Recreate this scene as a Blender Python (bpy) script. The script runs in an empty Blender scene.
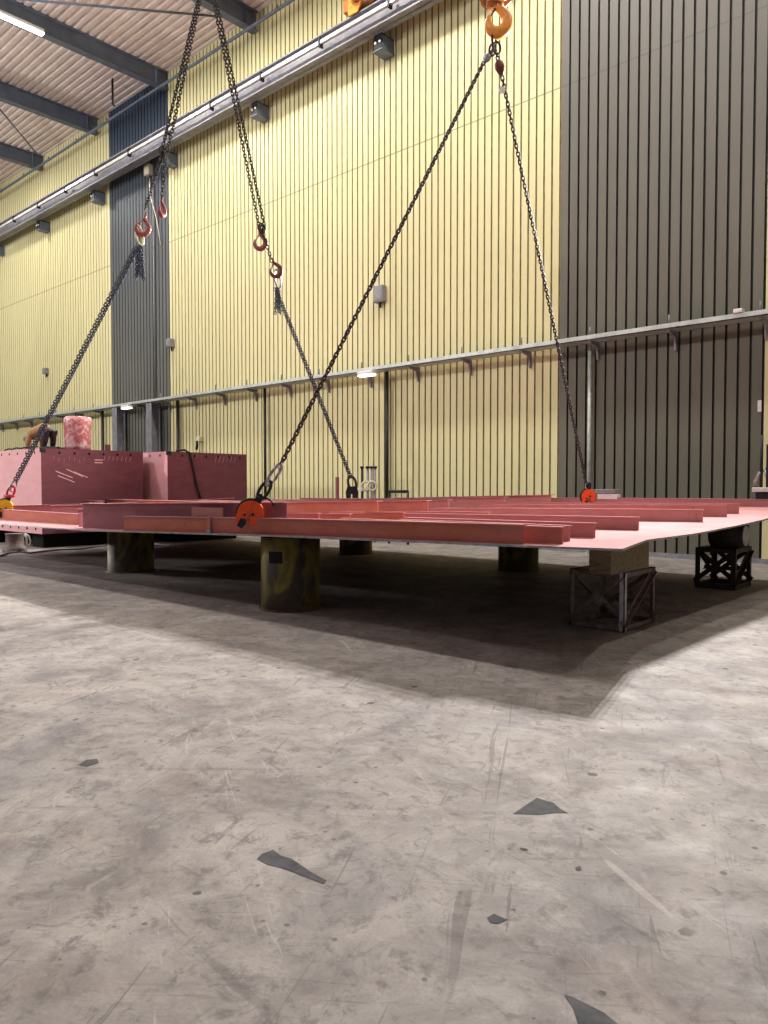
import bpy, bmesh, math, random
from mathutils import Vector, Matrix, Euler
random.seed(7)
scene = bpy.context.scene
col = scene.collection
R = math.radians

# ------------------------------------------------------------------ survey of the place
CAM_H = 1.5
FPX, CX, CY, HZ = 750.0, 384.0, 512.0, 487.0
PITCH = math.atan((CY - HZ) / FPX)
YAW = R(42.0)
cy_, sy_ = math.cos(YAW), math.sin(YAW)
def ray(x, y):
    a = (x - CX) / FPX; b = -(y - CY) / FPX
    f = math.cos(PITCH) + b * math.sin(PITCH); u = b * math.cos(PITCH) - math.sin(PITCH)
    return (a * cy_ - f * sy_, a * sy_ + f * cy_, u)
def onZ(x, y, Z):
    d = ray(x, y); t = (Z - CAM_H) / d[2]; return Vector((d[0] * t, d[1] * t, Z))
def onY(x, y, Y):
    d = ray(x, y); t = Y / d[1]; return Vector((d[0] * t, Y, CAM_H + d[2] * t))
def onX(x, y, X):
    d = ray(x, y); t = X / d[0]; return Vector((X, d[1] * t, CAM_H + d[2] * t))

WALL_Y = 15.8
ROOF_Z = 16.95

# ------------------------------------------------------------------ materials
def srgb(r, g, b):
    def f(c):
        c /= 255.0
        return c / 12.92 if c <= 0.04045 else ((c + 0.055) / 1.055) ** 2.4
    return (f(r), f(g), f(b), 1)

class NT:
    def __init__(self, name):
        self.m = bpy.data.materials.new(name); self.m.use_nodes = True
        self.t = self.m.node_tree; self.b = self.t.nodes['Principled BSDF']
        self.tc = self.t.nodes.new('ShaderNodeTexCoord')
    def n(self, typ, **kw):
        o = self.t.nodes.new(typ)
        for k, v in kw.items(): setattr(o, k, v)
        return o
    def l(self, a, b): self.t.links.new(a, b)
    def mapping(self, scale=(1, 1, 1), rot=(0, 0, 0), src='Object'):
        mp = self.n('ShaderNodeMapping'); self.l(self.tc.outputs[src], mp.inputs[0])
        mp.inputs['Scale'].default_value = scale; mp.inputs['Rotation'].default_value = rot
        return mp.outputs[0]
    def noise(self, vec, scale, detail=6, rough=0.6, dist=0.0):
        o = self.n('ShaderNodeTexNoise'); self.l(vec, o.inputs['Vector'])
        o.inputs['Scale'].default_value = scale; o.inputs['Detail'].default_value = detail
        o.inputs['Roughness'].default_value = rough; o.inputs['Distortion'].default_value = dist
        return o.outputs['Fac']
    def ramp(self, fac, stops):
        o = self.n('ShaderNodeValToRGB'); self.l(fac, o.inputs[0])
        e = o.color_ramp.elements
        while len(e) < len(stops): e.new(0.5)
        for i, (p, c) in enumerate(stops):
            e[i].position = p; e[i].color = c if len(c) == 4 else (*c, 1)
        return o.outputs[0]
    def mix(self, fac, a, b, blend='MIX'):
        o = self.n('ShaderNodeMix', data_type='RGBA', blend_type=blend)
        if isinstance(fac, (int, float)): o.inputs[0].default_value = fac
        else: self.l(fac, o.inputs[0])
        for i, v in ((6, a), (7, b)):
            if isinstance(v, tuple): o.inputs[i].default_value = v
            else: self.l(v, o.inputs[i])
        return o.outputs[2]
    def math(self, op, a, b=0.0, c=None, clamp=False):
        o = self.n('ShaderNodeMath', operation=op); o.use_clamp = clamp
        for i, v in enumerate((a, b) if c is None else (a, b, c)):
            if isinstance(v, (int, float)): o.inputs[i].default_value = v
            else: self.l(v, o.inputs[i])
        return o.outputs[0]
    def sep(self, src='Object'):
        o = self.n('ShaderNodeSeparateXYZ'); self.l(self.tc.outputs[src], o.inputs[0]); return o.outputs
    def base(self, c, rough=0.6, metal=0.0, spec=0.5):
        if isinstance(c, tuple): self.b.inputs['Base Color'].default_value = c
        else: self.l(c, self.b.inputs['Base Color'])
        if isinstance(rough, (int, float)): self.b.inputs['Roughness'].default_value = rough
        else: self.l(rough, self.b.inputs['Roughness'])
        self.b.inputs['Metallic'].default_value = metal
        self.b.inputs['Specular IOR Level'].default_value = spec
        return self
    def bump(self, h, strength=0.3, dist=0.01):
        o = self.n('ShaderNodeBump'); o.inputs['Strength'].default_value = strength
        o.inputs['Distance'].default_value = dist; self.l(h, o.inputs['Height'])
        self.l(o.outputs[0], self.b.inputs['Normal']); return self

BLK, WHT = (0, 0, 0, 1), (1, 1, 1, 1)

def mottled(name, c1, c2, scale=8, rough=0.6, metal=0.0, c3=None, s3=2.0, t3=(0.55, 0.7), stretch=(1, 1, 1), spec=0.4, bump=0.0):
    k = NT(name); v = k.mapping(stretch)
    f = k.ramp(k.noise(v, scale), [(0.35, BLK), (0.65, WHT)])
    c = k.mix(f, c1, c2)
    if c3 is not None:
        g = k.ramp(k.noise(v, s3, 8, 0.7), [(t3[0], BLK), (t3[1], WHT)])
        c = k.mix(g, c, c3)
    k.base(c, rough, metal, spec)
    if bump: k.bump(k.noise(v, scale * 3), bump, 0.005)
    return k.m

def floor_mat():
    k = NT('stained_concrete'); v = k.mapping()
    big = k.ramp(k.noise(v, 0.35, 5, 0.6, 0.6), [(0.35, BLK), (0.68, WHT)])
    c = k.mix(big, srgb(156, 151, 148), srgb(174, 167, 161))
    med = k.ramp(k.noise(v, 1.5, 10, 0.72, 0.8), [(0.38, BLK), (0.64, WHT)])
    c = k.mix(k.math('MULTIPLY', med, 0.9), c, srgb(116, 110, 108))
    lite = k.ramp(k.noise(v, 3.7, 10, 0.7, 0.9), [(0.50, BLK), (0.68, WHT)])
    c = k.mix(k.math('MULTIPLY', lite, 0.55), c, srgb(184, 177, 171))
    bl = k.ramp(k.noise(k.mapping((1, 1, 1), (0, 0, 1)), 0.9, 6, 0.6, 1.0), [(0.54, BLK), (0.72, WHT)])
    c = k.mix(k.math('MULTIPLY', bl, 0.5), c, srgb(110, 110, 118))
    br = k.ramp(k.noise(k.mapping((1, 1, 1), (0.3, 0, 2)), 1.1, 7, 0.65, 0.8), [(0.55, BLK), (0.74, WHT)])
    c = k.mix(k.math('MULTIPLY', br, 0.4), c, srgb(142, 118, 104))
    spk = k.ramp(k.noise(v, 11, 8, 0.75, 0.5), [(0.53, BLK), (0.66, WHT)])
    c = k.mix(k.math('MULTIPLY', spk, 0.7), c, srgb(98, 91, 89))
    spk2 = k.ramp(k.noise(v, 5.5, 9, 0.75, 1.1), [(0.54, BLK), (0.64, WHT)])
    c = k.mix(k.math('MULTIPLY', spk2, 0.55), c, srgb(92, 88, 90))
    def patchy(scale, rot, lo, hi):
        return k.ramp(k.noise(k.mapping((1, 1, 1), (0, 0, rot)), scale, 3), [(lo, BLK), (hi, WHT)])
    # drag scratches, broken up into short runs, in several directions
    for rot, sc, fr, th, amt, cc in ((0.5, (0.35, 5, 1), 2.2, 0.68, 0.55, srgb(80, 74, 72)), (-0.95, (0.4, 6, 1), 2.6, 0.69, 0.5, srgb(84, 78, 76)),
                                 (1.75, (0.4, 7, 1), 2.4, 0.70, 0.4, srgb(206, 198, 192)), (0.1, (0.3, 5, 1), 2.0, 0.69, 0.45, srgb(90, 84, 82)),
                                 (-0.35, (0.3, 8, 1), 2.4, 0.70, 0.4, srgb(96, 90, 88)), (1.2, (0.3, 8, 1), 3.0, 0.70, 0.45, srgb(86, 80, 78))):
        m1 = k.n('ShaderNodeMapping'); k.l(k.tc.outputs['Object'], m1.inputs[0]); m1.inputs['Rotation'].default_value = (0, 0, rot * 2.1)
        m2 = k.n('ShaderNodeMapping'); k.l(m1.outputs[0], m2.inputs[0]); m2.inputs['Scale'].default_value = sc
        s = k.noise(m2.outputs[0], fr, 4, 0.55, 1.6)
        th -= 0.03; amt *= 0.8
        m = k.ramp(s, [(th - 0.015, BLK), (th + 0.02, WHT)])
        m = k.math('MULTIPLY', m, patchy(1.3, rot * 3 + 1, 0.42, 0.55))
        c = k.mix(k.math('MULTIPLY', m, amt), c, cc)
    # small dark chips and spots
    wob = k.noise(v, 25, 3, 0.6)
    for sc_, r_, kf, lo, amt in ((2.1, 0.05, 1.7, 0.46, 0.85), (4.6, 0.06, 2.9, 0.48, 0.75), (9.0, 0.08, 1.9, 0.44, 0.6)):
        vo = k.n('ShaderNodeTexVoronoi'); k.l(k.mapping((1, 1, 1), (0, 0, sc_)), vo.inputs['Vector']); vo.inputs['Scale'].default_value = sc_
        dd = k.math('ADD', vo.outputs['Distance'], k.math('MULTIPLY', k.math('SUBTRACT', wob, 0.5), 0.10))
        m = k.ramp(dd, [(r_, WHT), (r_ + 0.015, BLK)])
        keep = k.ramp(k.noise(v, kf, 2), [(lo, BLK), (lo + 0.06, WHT)])
        c = k.mix(k.math('MULTIPLY', k.math('MULTIPLY', m, keep), amt), c, srgb(62, 56, 56))
    fine = k.noise(v, 70, 5, 0.7)
    c = k.mix(k.ramp(fine, [(0.3, (0.30, 0.30, 0.30, 1)), (0.7, (0, 0, 0, 1))]), c, srgb(100, 95, 92))
    k.base(c, k.ramp(k.noise(v, 3, 5), [(0.3, (0.60,) * 3 + (1,)), (0.7, (0.85,) * 3 + (1,))]), 0, 0.12)
    k.bump(k.noise(v, 22, 8, 0.7), 0.2, 0.006)
    return k.m

def wall_mat(name, base, dirt, streak=0.35, seam=True, grad=None):
    k = NT(name); v = k.mapping((1, 1, 0.25))
    s = k.sep()
    c = base
    f = k.ramp(k.noise(v, 1.3, 6, 0.6), [(0.4, BLK), (0.75, WHT)])
    c = k.mix(k.math('MULTIPLY', f, streak), c, dirt)
    if grad:
        g = k.n('ShaderNodeMapRange'); k.l(s[2], g.inputs[0]); g.inputs[1].default_value = 5; g.inputs[2].default_value = 16
        c = k.mix(g.outputs[0], c, grad)
    # low dirt band
    sp = k.ramp(k.noise(k.mapping(), 9, 3), [(0.69, BLK), (0.73, WHT)])
    c = k.mix(k.math('MULTIPLY', sp, 0.3), c, dirt)
    if seam:
        for zz in (10.7, ):
            d = k.math('ABSOLUTE', k.math('SUBTRACT', s[2], zz))
            m = k.math('LESS_THAN', d, 0.018)
            c = k.mix(k.math('MULTIPLY', m, 0.6), c, (0.10, 0.10, 0.09, 1))
    k.base(c, 0.5, 0.0, 0.3)
    return k.m

def primer_mat(name, a, b, rust, amt=0.5, rough=0.55):
    k = NT(name); v = k.mapping()
    f = k.ramp(k.noise(k.mapping((1, 1, 3)), 2.2, 7, 0.65), [(0.35, BLK), (0.65, WHT)])
    c = k.mix(f, a, b)
    g = k.ramp(k.noise(v, 1.3, 8, 0.7, 0.5), [(0.45, BLK), (0.7, WHT)])
    c = k.mix(k.math('MULTIPLY', g, amt), c, rust)
    h = k.ramp(k.noise(v, 14, 4, 0.6), [(0.62, BLK), (0.75, WHT)])
    c = k.mix(k.math('MULTIPLY', h, 0.3), c, srgb(80, 38, 36))
    k.base(c, 0.9, 0.0, 0.04)
    return k.m

M = {}
M['floor'] = floor_mat()
M['patch'] = mottled('dark_floor_patch', srgb(72, 72, 76), srgb(92, 92, 95), 14, 0.9, c3=srgb(52, 50, 52), s3=6, spec=0.1)
M['wall_y'] = wall_mat('yellow_cladding', srgb(214, 206, 158), srgb(190, 181, 134), 0.35)
M['wall_d'] = wall_mat('dark_olive_cladding', srgb(104, 101, 88), srgb(78, 76, 66), 0.5, grad=srgb(112, 110, 108))
M['wall_b'] = wall_mat('slate_cladding', srgb(104, 105, 98), srgb(84, 85, 82), 0.4, grad=srgb(50, 62, 78))
M['groove_y'] = mottled('yellow_groove', srgb(160, 153, 114), srgb(136, 130, 94), 5)
M['groove_d'] = mottled('dark_groove', srgb(38, 36, 32), srgb(26, 25, 23), 5)
M['roof'] = mottled('pale_roof_sheet', srgb(236, 220, 214), srgb(220, 204, 198), 1.2, 0.5)
M['beam'] = mottled('slate_blue_steel', srgb(106, 116, 132), srgb(92, 102, 118), 3, 0.5)
M['grey_steel'] = mottled('grey_painted_steel', srgb(140, 140, 146), srgb(116, 114, 122), 4, 0.45)
M['rail'] = mottled('bright_rail_steel', srgb(222, 218, 214), srgb(190, 186, 184), 3, 0.35, 0.3)
M['tray'] = mottled('galvanised_tray', srgb(196, 202, 198), srgb(170, 176, 172), 6, 0.4, 0.2)
M['dark'] = mottled('dark_steel', srgb(40, 42, 46), srgb(26, 27, 30), 9, 0.5, 0.3)
M['plate'] = primer_mat('pink_primer_plate', srgb(182, 132, 134), srgb(192, 144, 146), srgb(170, 114, 110), 0.45)
M['web'] = primer_mat('rusty_primer_web', srgb(176, 108, 98), srgb(190, 122, 110), srgb(176, 104, 76), 0.85)
M['web2'] = primer_mat('rose_primer_web', srgb(176, 122, 120), srgb(186, 132, 130), srgb(166, 108, 92), 0.6)
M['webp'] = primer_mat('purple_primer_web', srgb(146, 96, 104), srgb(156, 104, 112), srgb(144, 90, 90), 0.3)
M['edge'] = mottled('bare_plate_edge', srgb(168, 168, 176), srgb(130, 128, 136), 12, 0.4, 0.4)
M['block_shaded'] = primer_mat('shaded_block_primer', srgb(108, 66, 73), srgb(116, 73, 80), srgb(100, 60, 66), 0.3)  # block primer with the shade of the side faces put into the colour
M['block_lit'] = primer_mat('lit_block_primer', srgb(232, 176, 180), srgb(238, 188, 192), srgb(222, 162, 164), 0.3)  # same primer, light on the front face put into the colour
M['chalk'] = mottled('chalk_mark', srgb(214, 180, 180), srgb(200, 150, 152), 30, 0.9)
M['hole'] = mottled('hole_black', srgb(12, 10, 12), srgb(20, 16, 18), 5, 0.9)
def drum_mat(name, sh=0.0, yl=0.5):
    k = NT(name); v = k.mapping((1, 1, 0.6))
    f = k.ramp(k.noise(v, 2.6, 5, 0.6, 0.6), [(yl - 0.06, WHT), (yl + 0.08, BLK)])
    c = k.mix(f, srgb(70, 62, 55), srgb(132, 122, 50))
    g = k.ramp(k.noise(v, 5, 8, 0.7), [(0.45, BLK), (0.7, WHT)])
    c = k.mix(k.math('MULTIPLY', g, 0.65), c, srgb(52, 44, 38))
    s = k.sep(); low = k.ramp(s[2], [(0.0, WHT), (0.25, BLK)])
    c = k.mix(k.math('MULTIPLY', low, 0.7), c, srgb(70, 44, 36))
    k.base(c, 0.6, 0.1, 0.3); k.bump(k.noise(v, 12, 6), 0.3, 0.01)
    return k.m
M['drum'] = drum_mat('stained_yellow_steel', 0, 0.50)
M['trestle'] = mottled('rusty_trestle_steel', srgb(120, 100, 94), srgb(88, 70, 66), 9, 0.6, 0.1, c3=srgb(128, 118, 116), s3=5, t3=(0.5, 0.62))
M['trestle2'] = mottled('dark_trestle_steel', srgb(60, 44, 42), srgb(42, 32, 32), 9, 0.6, 0.1, c3=srgb(84, 56, 52), s3=4)
M['trestle_lt'] = mottled('worn_pale_steel', srgb(200, 196, 204), srgb(160, 150, 158), 9, 0.5, 0.2)
M['wood'] = mottled('weathered_timber', srgb(136, 120, 92), srgb(112, 98, 74), 6, 0.8, c3=srgb(70, 58, 44), s3=3, stretch=(1, 6, 6))
M['wood_dk'] = mottled('oily_timber', srgb(66, 60, 54), srgb(46, 42, 38), 6, 0.8)
M['chain'] = mottled('rusty_chain_steel', srgb(74, 58, 54), srgb(52, 42, 40), 30, 0.7, 0.3, c3=srgb(104, 66, 52), s3=9)
M['chain_dk'] = mottled('dark_chain_steel', srgb(64, 58, 56), srgb(44, 40, 40), 30, 0.7, 0.3)
M['chain_gr'] = mottled('blue_grey_chain_steel', srgb(84, 94, 108), srgb(60, 68, 80), 30, 0.7, 0.3)
M['red_hook'] = mottled('faded_red_steel', srgb(150, 84, 80), srgb(120, 62, 60), 20, 0.6, 0.1)
M['red'] = mottled('red_steel', srgb(190, 34, 44), srgb(160, 28, 38), 20, 0.4)
M['brown_hook'] = mottled('brown_hook_steel', srgb(110, 62, 48), srgb(84, 48, 40), 20, 0.5, 0.3)
M['orange'] = mottled('orange_paint', srgb(246, 92, 32), srgb(226, 76, 26), 20, 0.45, c3=srgb(160, 60, 34), s3=12, t3=(0.62, 0.72))
M['hook_org'] = mottled('ochre_hook_paint', srgb(222, 150, 70), srgb(206, 130, 50), 10, 0.35, c3=srgb(150, 80, 34), s3=8, t3=(0.58, 0.7))
M['block_org'] = mottled('ochre_block_paint', srgb(176, 116, 58), srgb(150, 94, 44), 8, 0.4)
M['yellow'] = mottled('yellow_paint', srgb(232, 182, 36), srgb(214, 160, 26), 12, 0.4)
M['shackle'] = mottled('worn_galvanised_steel', srgb(176, 174, 178), srgb(112, 112, 120), 22, 0.35, 0.6)
M['brass'] = mottled('pale_brass_steel', srgb(214, 204, 160), srgb(190, 180, 130), 22, 0.35, 0.4)
M['white'] = mottled('off_white_paint', srgb(222, 220, 216), srgb(204, 202, 198), 10, 0.5)
M['cream'] = mottled('cream_plastic', srgb(214, 206, 180), srgb(200, 190, 164), 10, 0.5)
M['boxgrey'] = mottled('grey_plastic', srgb(140, 140, 140), srgb(122, 122, 124), 10, 0.5)
M['rubber'] = mottled('black_rubber', srgb(30, 28, 30), srgb(20, 19, 20), 10, 0.6)
M['tan'] = mottled('tan_jacket_cloth', srgb(186, 146, 104), srgb(160, 120, 82), 12, 0.9)
M['trouser'] = mottled('dark_plum_cloth', srgb(66, 48, 58), srgb(50, 38, 46), 12, 0.9)
M['skin'] = mottled('skin', srgb(196, 150, 124), srgb(184, 138, 112), 12, 0.6)
M['helmet'] = mottled('grey_hood', srgb(120, 112, 100), srgb(96, 90, 82), 12, 0.5)
M['boot'] = mottled('boot_leather', srgb(40, 34, 32), srgb(28, 24, 24), 12, 0.7)
k = NT('wrapped_red_roll'); v = k.mapping((1, 1, 1))
f = k.ramp(k.noise(v, 5, 5, 0.6, 1.5), [(0.44, BLK), (0.66, WHT)])
k.base(k.mix(f, srgb(186, 104, 110), srgb(226, 206, 202)), 0.25, 0, 0.6); k.bump(k.noise(v, 9, 5, 0.6, 2), 0.6, 0.02); M['wrap'] = k.m
def emis(name, c, s):
    k = NT(name); k.base(c, 0.5); k.b.inputs['Emission Color'].default_value = c; k.b.inputs['Emission Strength'].default_value = s
    return k.m
M['led'] = emis('led_tube', (1, 0.97, 0.92, 1), 9)
M['lamp_glow'] = emis('lamp_lens', (1, 0.97, 0.86, 1), 4)

# ------------------------------------------------------------------ mesh builder
class MB:
    def __init__(self): self.bm = bmesh.new(); self.mats = []
    def mi(self, m):
        if m is None: m = 0; return 0
        mm = M[m] if isinstance(m, str) else m
        if mm not in self.mats: self.mats.append(mm)
        return self.mats.index(mm)
    def face(self, pts, m, smooth=False):
        vs = [self.bm.verts.new(p) for p in pts]
        f = self.bm.faces.new(vs); f.material_index = self.mi(m); f.smooth = smooth; return f
    def box(self, lo, hi, m, mat=None, bevel=0.0):
        x0, y0, z0 = lo; x1, y1, z1 = hi
        P = [Vector(p) for p in ((x0,y0,z0),(x1,y0,z0),(x1,y1,z0),(x0,y1,z0),(x0,y0,z1),(x1,y0,z1),(x1,y1,z1),(x0,y1,z1))]
        if mat is not None: P = [mat @ p for p in P]
        vs = [self.bm.verts.new(p) for p in P]
        fs = []
        for q in ((0,3,2,1),(4,5,6,7),(0,1,5,4),(1,2,6,5),(2,3,7,6),(3,0,4,7)):
            f = self.bm.faces.new([vs[i] for i in q]); f.material_index = self.mi(m); fs.append(f)
        if bevel:
            es = list({e for f in fs for e in f.edges})
            bmesh.ops.bevel(self.bm, geom=es, offset=bevel, segments=2, affect='EDGES', profile=0.5)
        return self
    def tube(self, path, r, m, n=8, closed=False, cap=True, up=None):
        path = [Vector(p) for p in path]; k = len(path)
        rr = r if isinstance(r, (list, tuple)) else [r] * k
        rings = []
        prev = None
        for i in range(k):
            if closed: t = (path[(i + 1) % k] - path[i - 1])
            else: t = path[min(i + 1, k - 1)] - path[max(i - 1, 0)]
            t = t.normalized()
            if prev is None:
                a = Vector(up) if up else (Vector((0, 0, 1)) if abs(t.z) < 0.9 else Vector((1, 0, 0)))
            else: a = prev
            a = (a - t * a.dot(t)).normalized(); prev = a
            b = t.cross(a)
            rings.append([self.bm.verts.new(path[i] + (a * math.cos(2*math.pi*j/n) + b * math.sin(2*math.pi*j/n)) * rr[i]) for j in range(n)])
        mi = self.mi(m)
        for i in range(k if closed else k - 1):
            A, B = rings[i], rings[(i + 1) % k]
            for j in range(n):
                f = self.bm.faces.new((A[j], A[(j+1) % n], B[(j+1) % n], B[j])); f.material_index = mi; f.smooth = True
        if cap and not closed:
            for ring in (rings[0][::-1], rings[-1]):
                f = self.bm.faces.new(ring); f.material_index = mi
        return self
    def cyl(self, a, b, r, m, n=16, r2=None):
        return self.tube([a, b], [r, r if r2 is None else r2], m, n)
    def prism(self, poly, axis_mat, depth, m, side=None):
        # poly in local XZ plane, extruded along local Y by +-depth/2, placed by matrix
        n = len(poly)
        A = [self.bm.verts.new(axis_mat @ Vector((p[0], -depth/2, p[1]))) for p in poly]
        B = [self.bm.verts.new(axis_mat @ Vector((p[0], depth/2, p[1]))) for p in poly]
        f = self.bm.faces.new(A); f.material_index = self.mi(m)
        f = self.bm.faces.new(B[::-1]); f.material_index = self.mi(m)
        for i in range(n):
            f = self.bm.faces.new((A[i], B[i], B[(i+1) % n], A[(i+1) % n])); f.material_index = self.mi(side or m)
        return self
    def lathe(self, prof, m, center=(0, 0, 0), n=32, smooth=True):
        c = Vector(center); rings = []
        for (r, z) in prof:
            rings.append([self.bm.verts.new(c + Vector((r*math.cos(2*math.pi*j/n), r*math.sin(2*math.pi*j/n), z))) for j in range(n)])
        for A, B in zip(rings, rings[1:]):
            for j in range(n):
                f = self.bm.faces.new((A[j], A[(j+1) % n], B[(j+1) % n], B[j])); f.material_index = self.mi(m); f.smooth = smooth
        return self
    def build(self, name, parent=None, kind=None):
        bmesh.ops.recalc_face_normals(self.bm, faces=self.bm.faces)
        me = bpy.data.meshes.new(name); self.bm.to_mesh(me); self.bm.free()
        for m in self.mats: me.materials.append(m)
        o = bpy.data.objects.new(name, me); col.objects.link(o)
        if parent is not None:
            o.parent = parent
            me.transform(Matrix.Translation(-Vector(parent.location)) if parent.rotation_euler.z == 0 else parent_inv(parent))
        if kind: o['kind'] = kind
        return o

def parent_inv(p):
    return (Matrix.Translation(p.location) @ p.rotation_euler.to_matrix().to_4x4()).inverted()

def origin(o, loc):
    loc = Vector(loc); o.data.transform(Matrix.Translation(-loc)); o.location = loc; return o

def tag(o, label, cat, group=None):
    o['label'] = label; o['category'] = cat
    if group: o['group'] = group
    return o
def thing(name, label, cat, loc=(0, 0, 0), group=None):
    o = bpy.data.objects.new(name, None); col.objects.link(o); o.location = loc
    o.empty_display_size = 0.2
    return tag(o, label, cat, group)
def copy_tree(root, loc, label=None):
    r = root.copy(); col.objects.link(r); r.location = loc
    if label: r['label'] = label
    for ch in list(root.children):
        c = ch.copy(); col.objects.link(c); c.parent = r
        for g in ch.children:
            d = g.copy(); col.objects.link(d); d.parent = c
    return r

# ------------------------------------------------------------------ the hall
# floor with old repair patches and oil marks
mb = MB()
X0, X1, Y0, Y1 = -70, 24, -24, WALL_Y + 0.3
mb.face([(X0, Y0, 0), (X1, Y0, 0), (X1, Y1, 0), (X0, Y1, 0)], 'floor')
def fpatch(px, z=0.0015):
    mb.face([tuple(onZ(x, y, 0))[:2] + (z,) for x, y in px], 'patch')
fpatch([(513, 814), (525, 806), (537, 798), (546, 801), (554, 803), (560, 809), (568, 813), (556, 813), (540, 815)])
fpatch([(257, 859), (262, 854), (273, 850), (281, 856), (292, 859), (309, 871), (327, 881), (324, 884), (300, 875), (281, 868), (268, 865)])
fpatch([(564, 995), (572, 997), (586, 1004), (604, 1013), (622, 1028), (630, 1040), (588, 1042), (578, 1024), (573, 1008)])
fpatch([(78, 765), (86, 760), (97, 759), (99, 763), (87, 767)])
fpatch([(487, 918), (494, 914), (500, 917), (508, 920), (498, 924), (490, 923)])
fpatch([(575, 868), (580, 866), (582, 870), (577, 871)])
fpatch([(520, 848), (527, 849), (528, 851), (521, 850)])
fl = mb.build('floor', kind='structure')

# back wall: trapezoid cladding in coloured bands
mb = MB()
def cladding(xa, xb, pitch, mw, mg, z0=0.0, z1=ROOF_Z, depth=0.045, y=WALL_Y):
    n = max(1, round((xb - xa) / pitch)); p = (xb - xa) / n
    gw = 0.048; sl = 0.010
    pts = []
    for i in range(n):
        a = xa + i * p
        pts += [(a, y, mw), (a + p - gw, y, mg), (a + p - gw + sl, y + depth, mg), (a + p - sl, y + depth, mg)]
    pts.append((xb, y, None))
    for (a, ya, m), (b, yb, _) in zip(pts, pts[1:]):
        mb.face([(a, ya, z0), (b, yb, z0), (b, yb, z1), (a, ya, z1)], m)
cladding(-60.0, -29.5, 0.24, 'wall_y', 'groove_y')
cladding(-29.5, -25.1, 0.235, 'wall_b', 'groove_d')
cladding(-25.1, -8.72, 0.21, 'wall_y', 'groove_y')
cladding(-8.72, -4.3, 0.235, 'wall_d', 'groove_d')
cladding(-4.3, 20.0, 0.21, 'wall_y', 'groove_y')
mb.box((-60, WALL_Y + 0.06, 0), (20, WALL_Y + 0.16, ROOF_Z), 'groove_d')
wall = mb.build('wall_back', kind='structure')
mb = MB()
mb.box((-60.2, Y0, 0), (-60, WALL_Y, ROOF_Z), 'wall_y')
mb.build('wall_left', kind='structure')
# base flashing
mb = MB()
mb.box((-60, WALL_Y - 0.03, 0), (20, WALL_Y + 0.02, 0.10), 'grey_steel')
mb.build('baseboard_back', kind='structure')

# ceiling: ribbed sheet running along the hall
mb = MB()
yy = Y0; p = 0.27
while yy < WALL_Y + 0.1:
    z = ROOF_Z
    q = [(yy, z), (yy + 0.12, z), (yy + 0.15, z + 0.06), (yy + 0.24, z + 0.06), (yy + p, z)]
    for (a, za), (b, zb) in zip(q, q[1:]):
        mb.face([(-60, a, za), (20, a, za), (20, b, zb), (-60, b, zb)], 'roof')
    yy += p
mb.build('ceiling', kind='structure')

# roof beams
beam_x = [-41.0, -35.75, -30.45, -25.15, -19.85]
mb = MB()
zb = 16.32
mb.box((-0.15, Y0, zb), (0.15, WALL_Y - 0.03, zb + 0.03), 'beam')
mb.box((-0.012, Y0, zb), (0.012, WALL_Y - 0.03, ROOF_Z), 'beam')
mb.box((-0.15, Y0, ROOF_Z - 0.03), (0.15, WALL_Y - 0.03, ROOF_Z), 'beam')
for yk in (2.0, 8.0, 15.3):
    mb.box((-0.14, yk, zb), (0.14, yk + 0.015, ROOF_Z), 'beam')
proto = origin(mb.build('roof_beam'), (0, 0, 0))
pl = {0: 'slate blue steel roof beam, farthest down the hall', 1: 'slate blue steel roof beam third from the top left corner, low at the left edge',
      2: 'slate blue steel roof beam second from the top left corner, meeting the wall at the slate band', 3: 'slate blue steel roof beam at the top left corner beside the LED light',
      4: 'slate blue steel roof beam end seen above the second chain sling'}
for i, bx in enumerate(beam_x):
    o = proto if i == 0 else proto.copy()
    if i: col.objects.link(o)
    o.location = (bx, 0, 0)
    tag(o, pl.get(i, 'slate blue steel roof beam outside the view of the photo'), 'roof beam', 'roof beams across the hall')

# bracing rods under the roof
for i, (a, b, lb) in enumerate(((onZ(-20, -4, 16.55), onZ(236, 18, 16.55), 'thin diagonal roof bracing rod crossing the upper roof bay'),
                   (onZ(-8, 100, 16.55), onZ(38, 155, 16.55), 'thin diagonal roof bracing rod at the left edge below the second beam'))):
    mb = MB(); mb.cyl(a, b, 0.035, 'beam', 8)
    tag(origin(mb.build('bracing_rod'), a), lb, 'bracing rod', 'roof bracing rods')

# eaves pipe
mb = MB()
mb.cyl((-59, 15.35, 16.2), (6, 15.35, 16.2), 0.05, 'beam', 8)
x = -58
while x < 6:
    mb.box((x, 15.33, 16.2), (x + 0.03, 15.37, 16.34), 'beam'); x += 2.65
tag(origin(mb.build('eaves_pipe'), (-20, 15.35, 16.2)), 'slate pipe running along the wall just under the roof', 'pipe')
# short vertical vent pipe near the slate band
a = onY(112.5, 84, 14.6); b = onY(116, 108, 14.6)
mb = MB(); mb.tube([(a.x, a.y, ROOF_Z), (a.x, a.y, 16.0), (a.x + .1, a.y, 15.9)], 0.04, 'dark', 8)
tag(origin(mb.build('hanging_conduit'), a), 'short dark conduit hanging from the roof by the slate band', 'conduit')

# LED light on the roof beam
la, lb_ = onZ(-6, 11, 16.2), onZ(45, 32, 16.2)
t = thing('ceiling_light', 'long bright white LED light beside the top left roof beam', 'ceiling light', tuple(la))
mb = MB(); mb.box((la.x - .10, la.y - .6, 16.17), (la.x + .08, lb_.y, 16.30), 'white', bevel=.02); mb.build('housing', t)
mb = MB(); mb.box((la.x - .10, la.y - .58, 16.13), (la.x + .10, lb_.y - .02, 16.162), 'led'); mb.build('diffuser', t)

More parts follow.
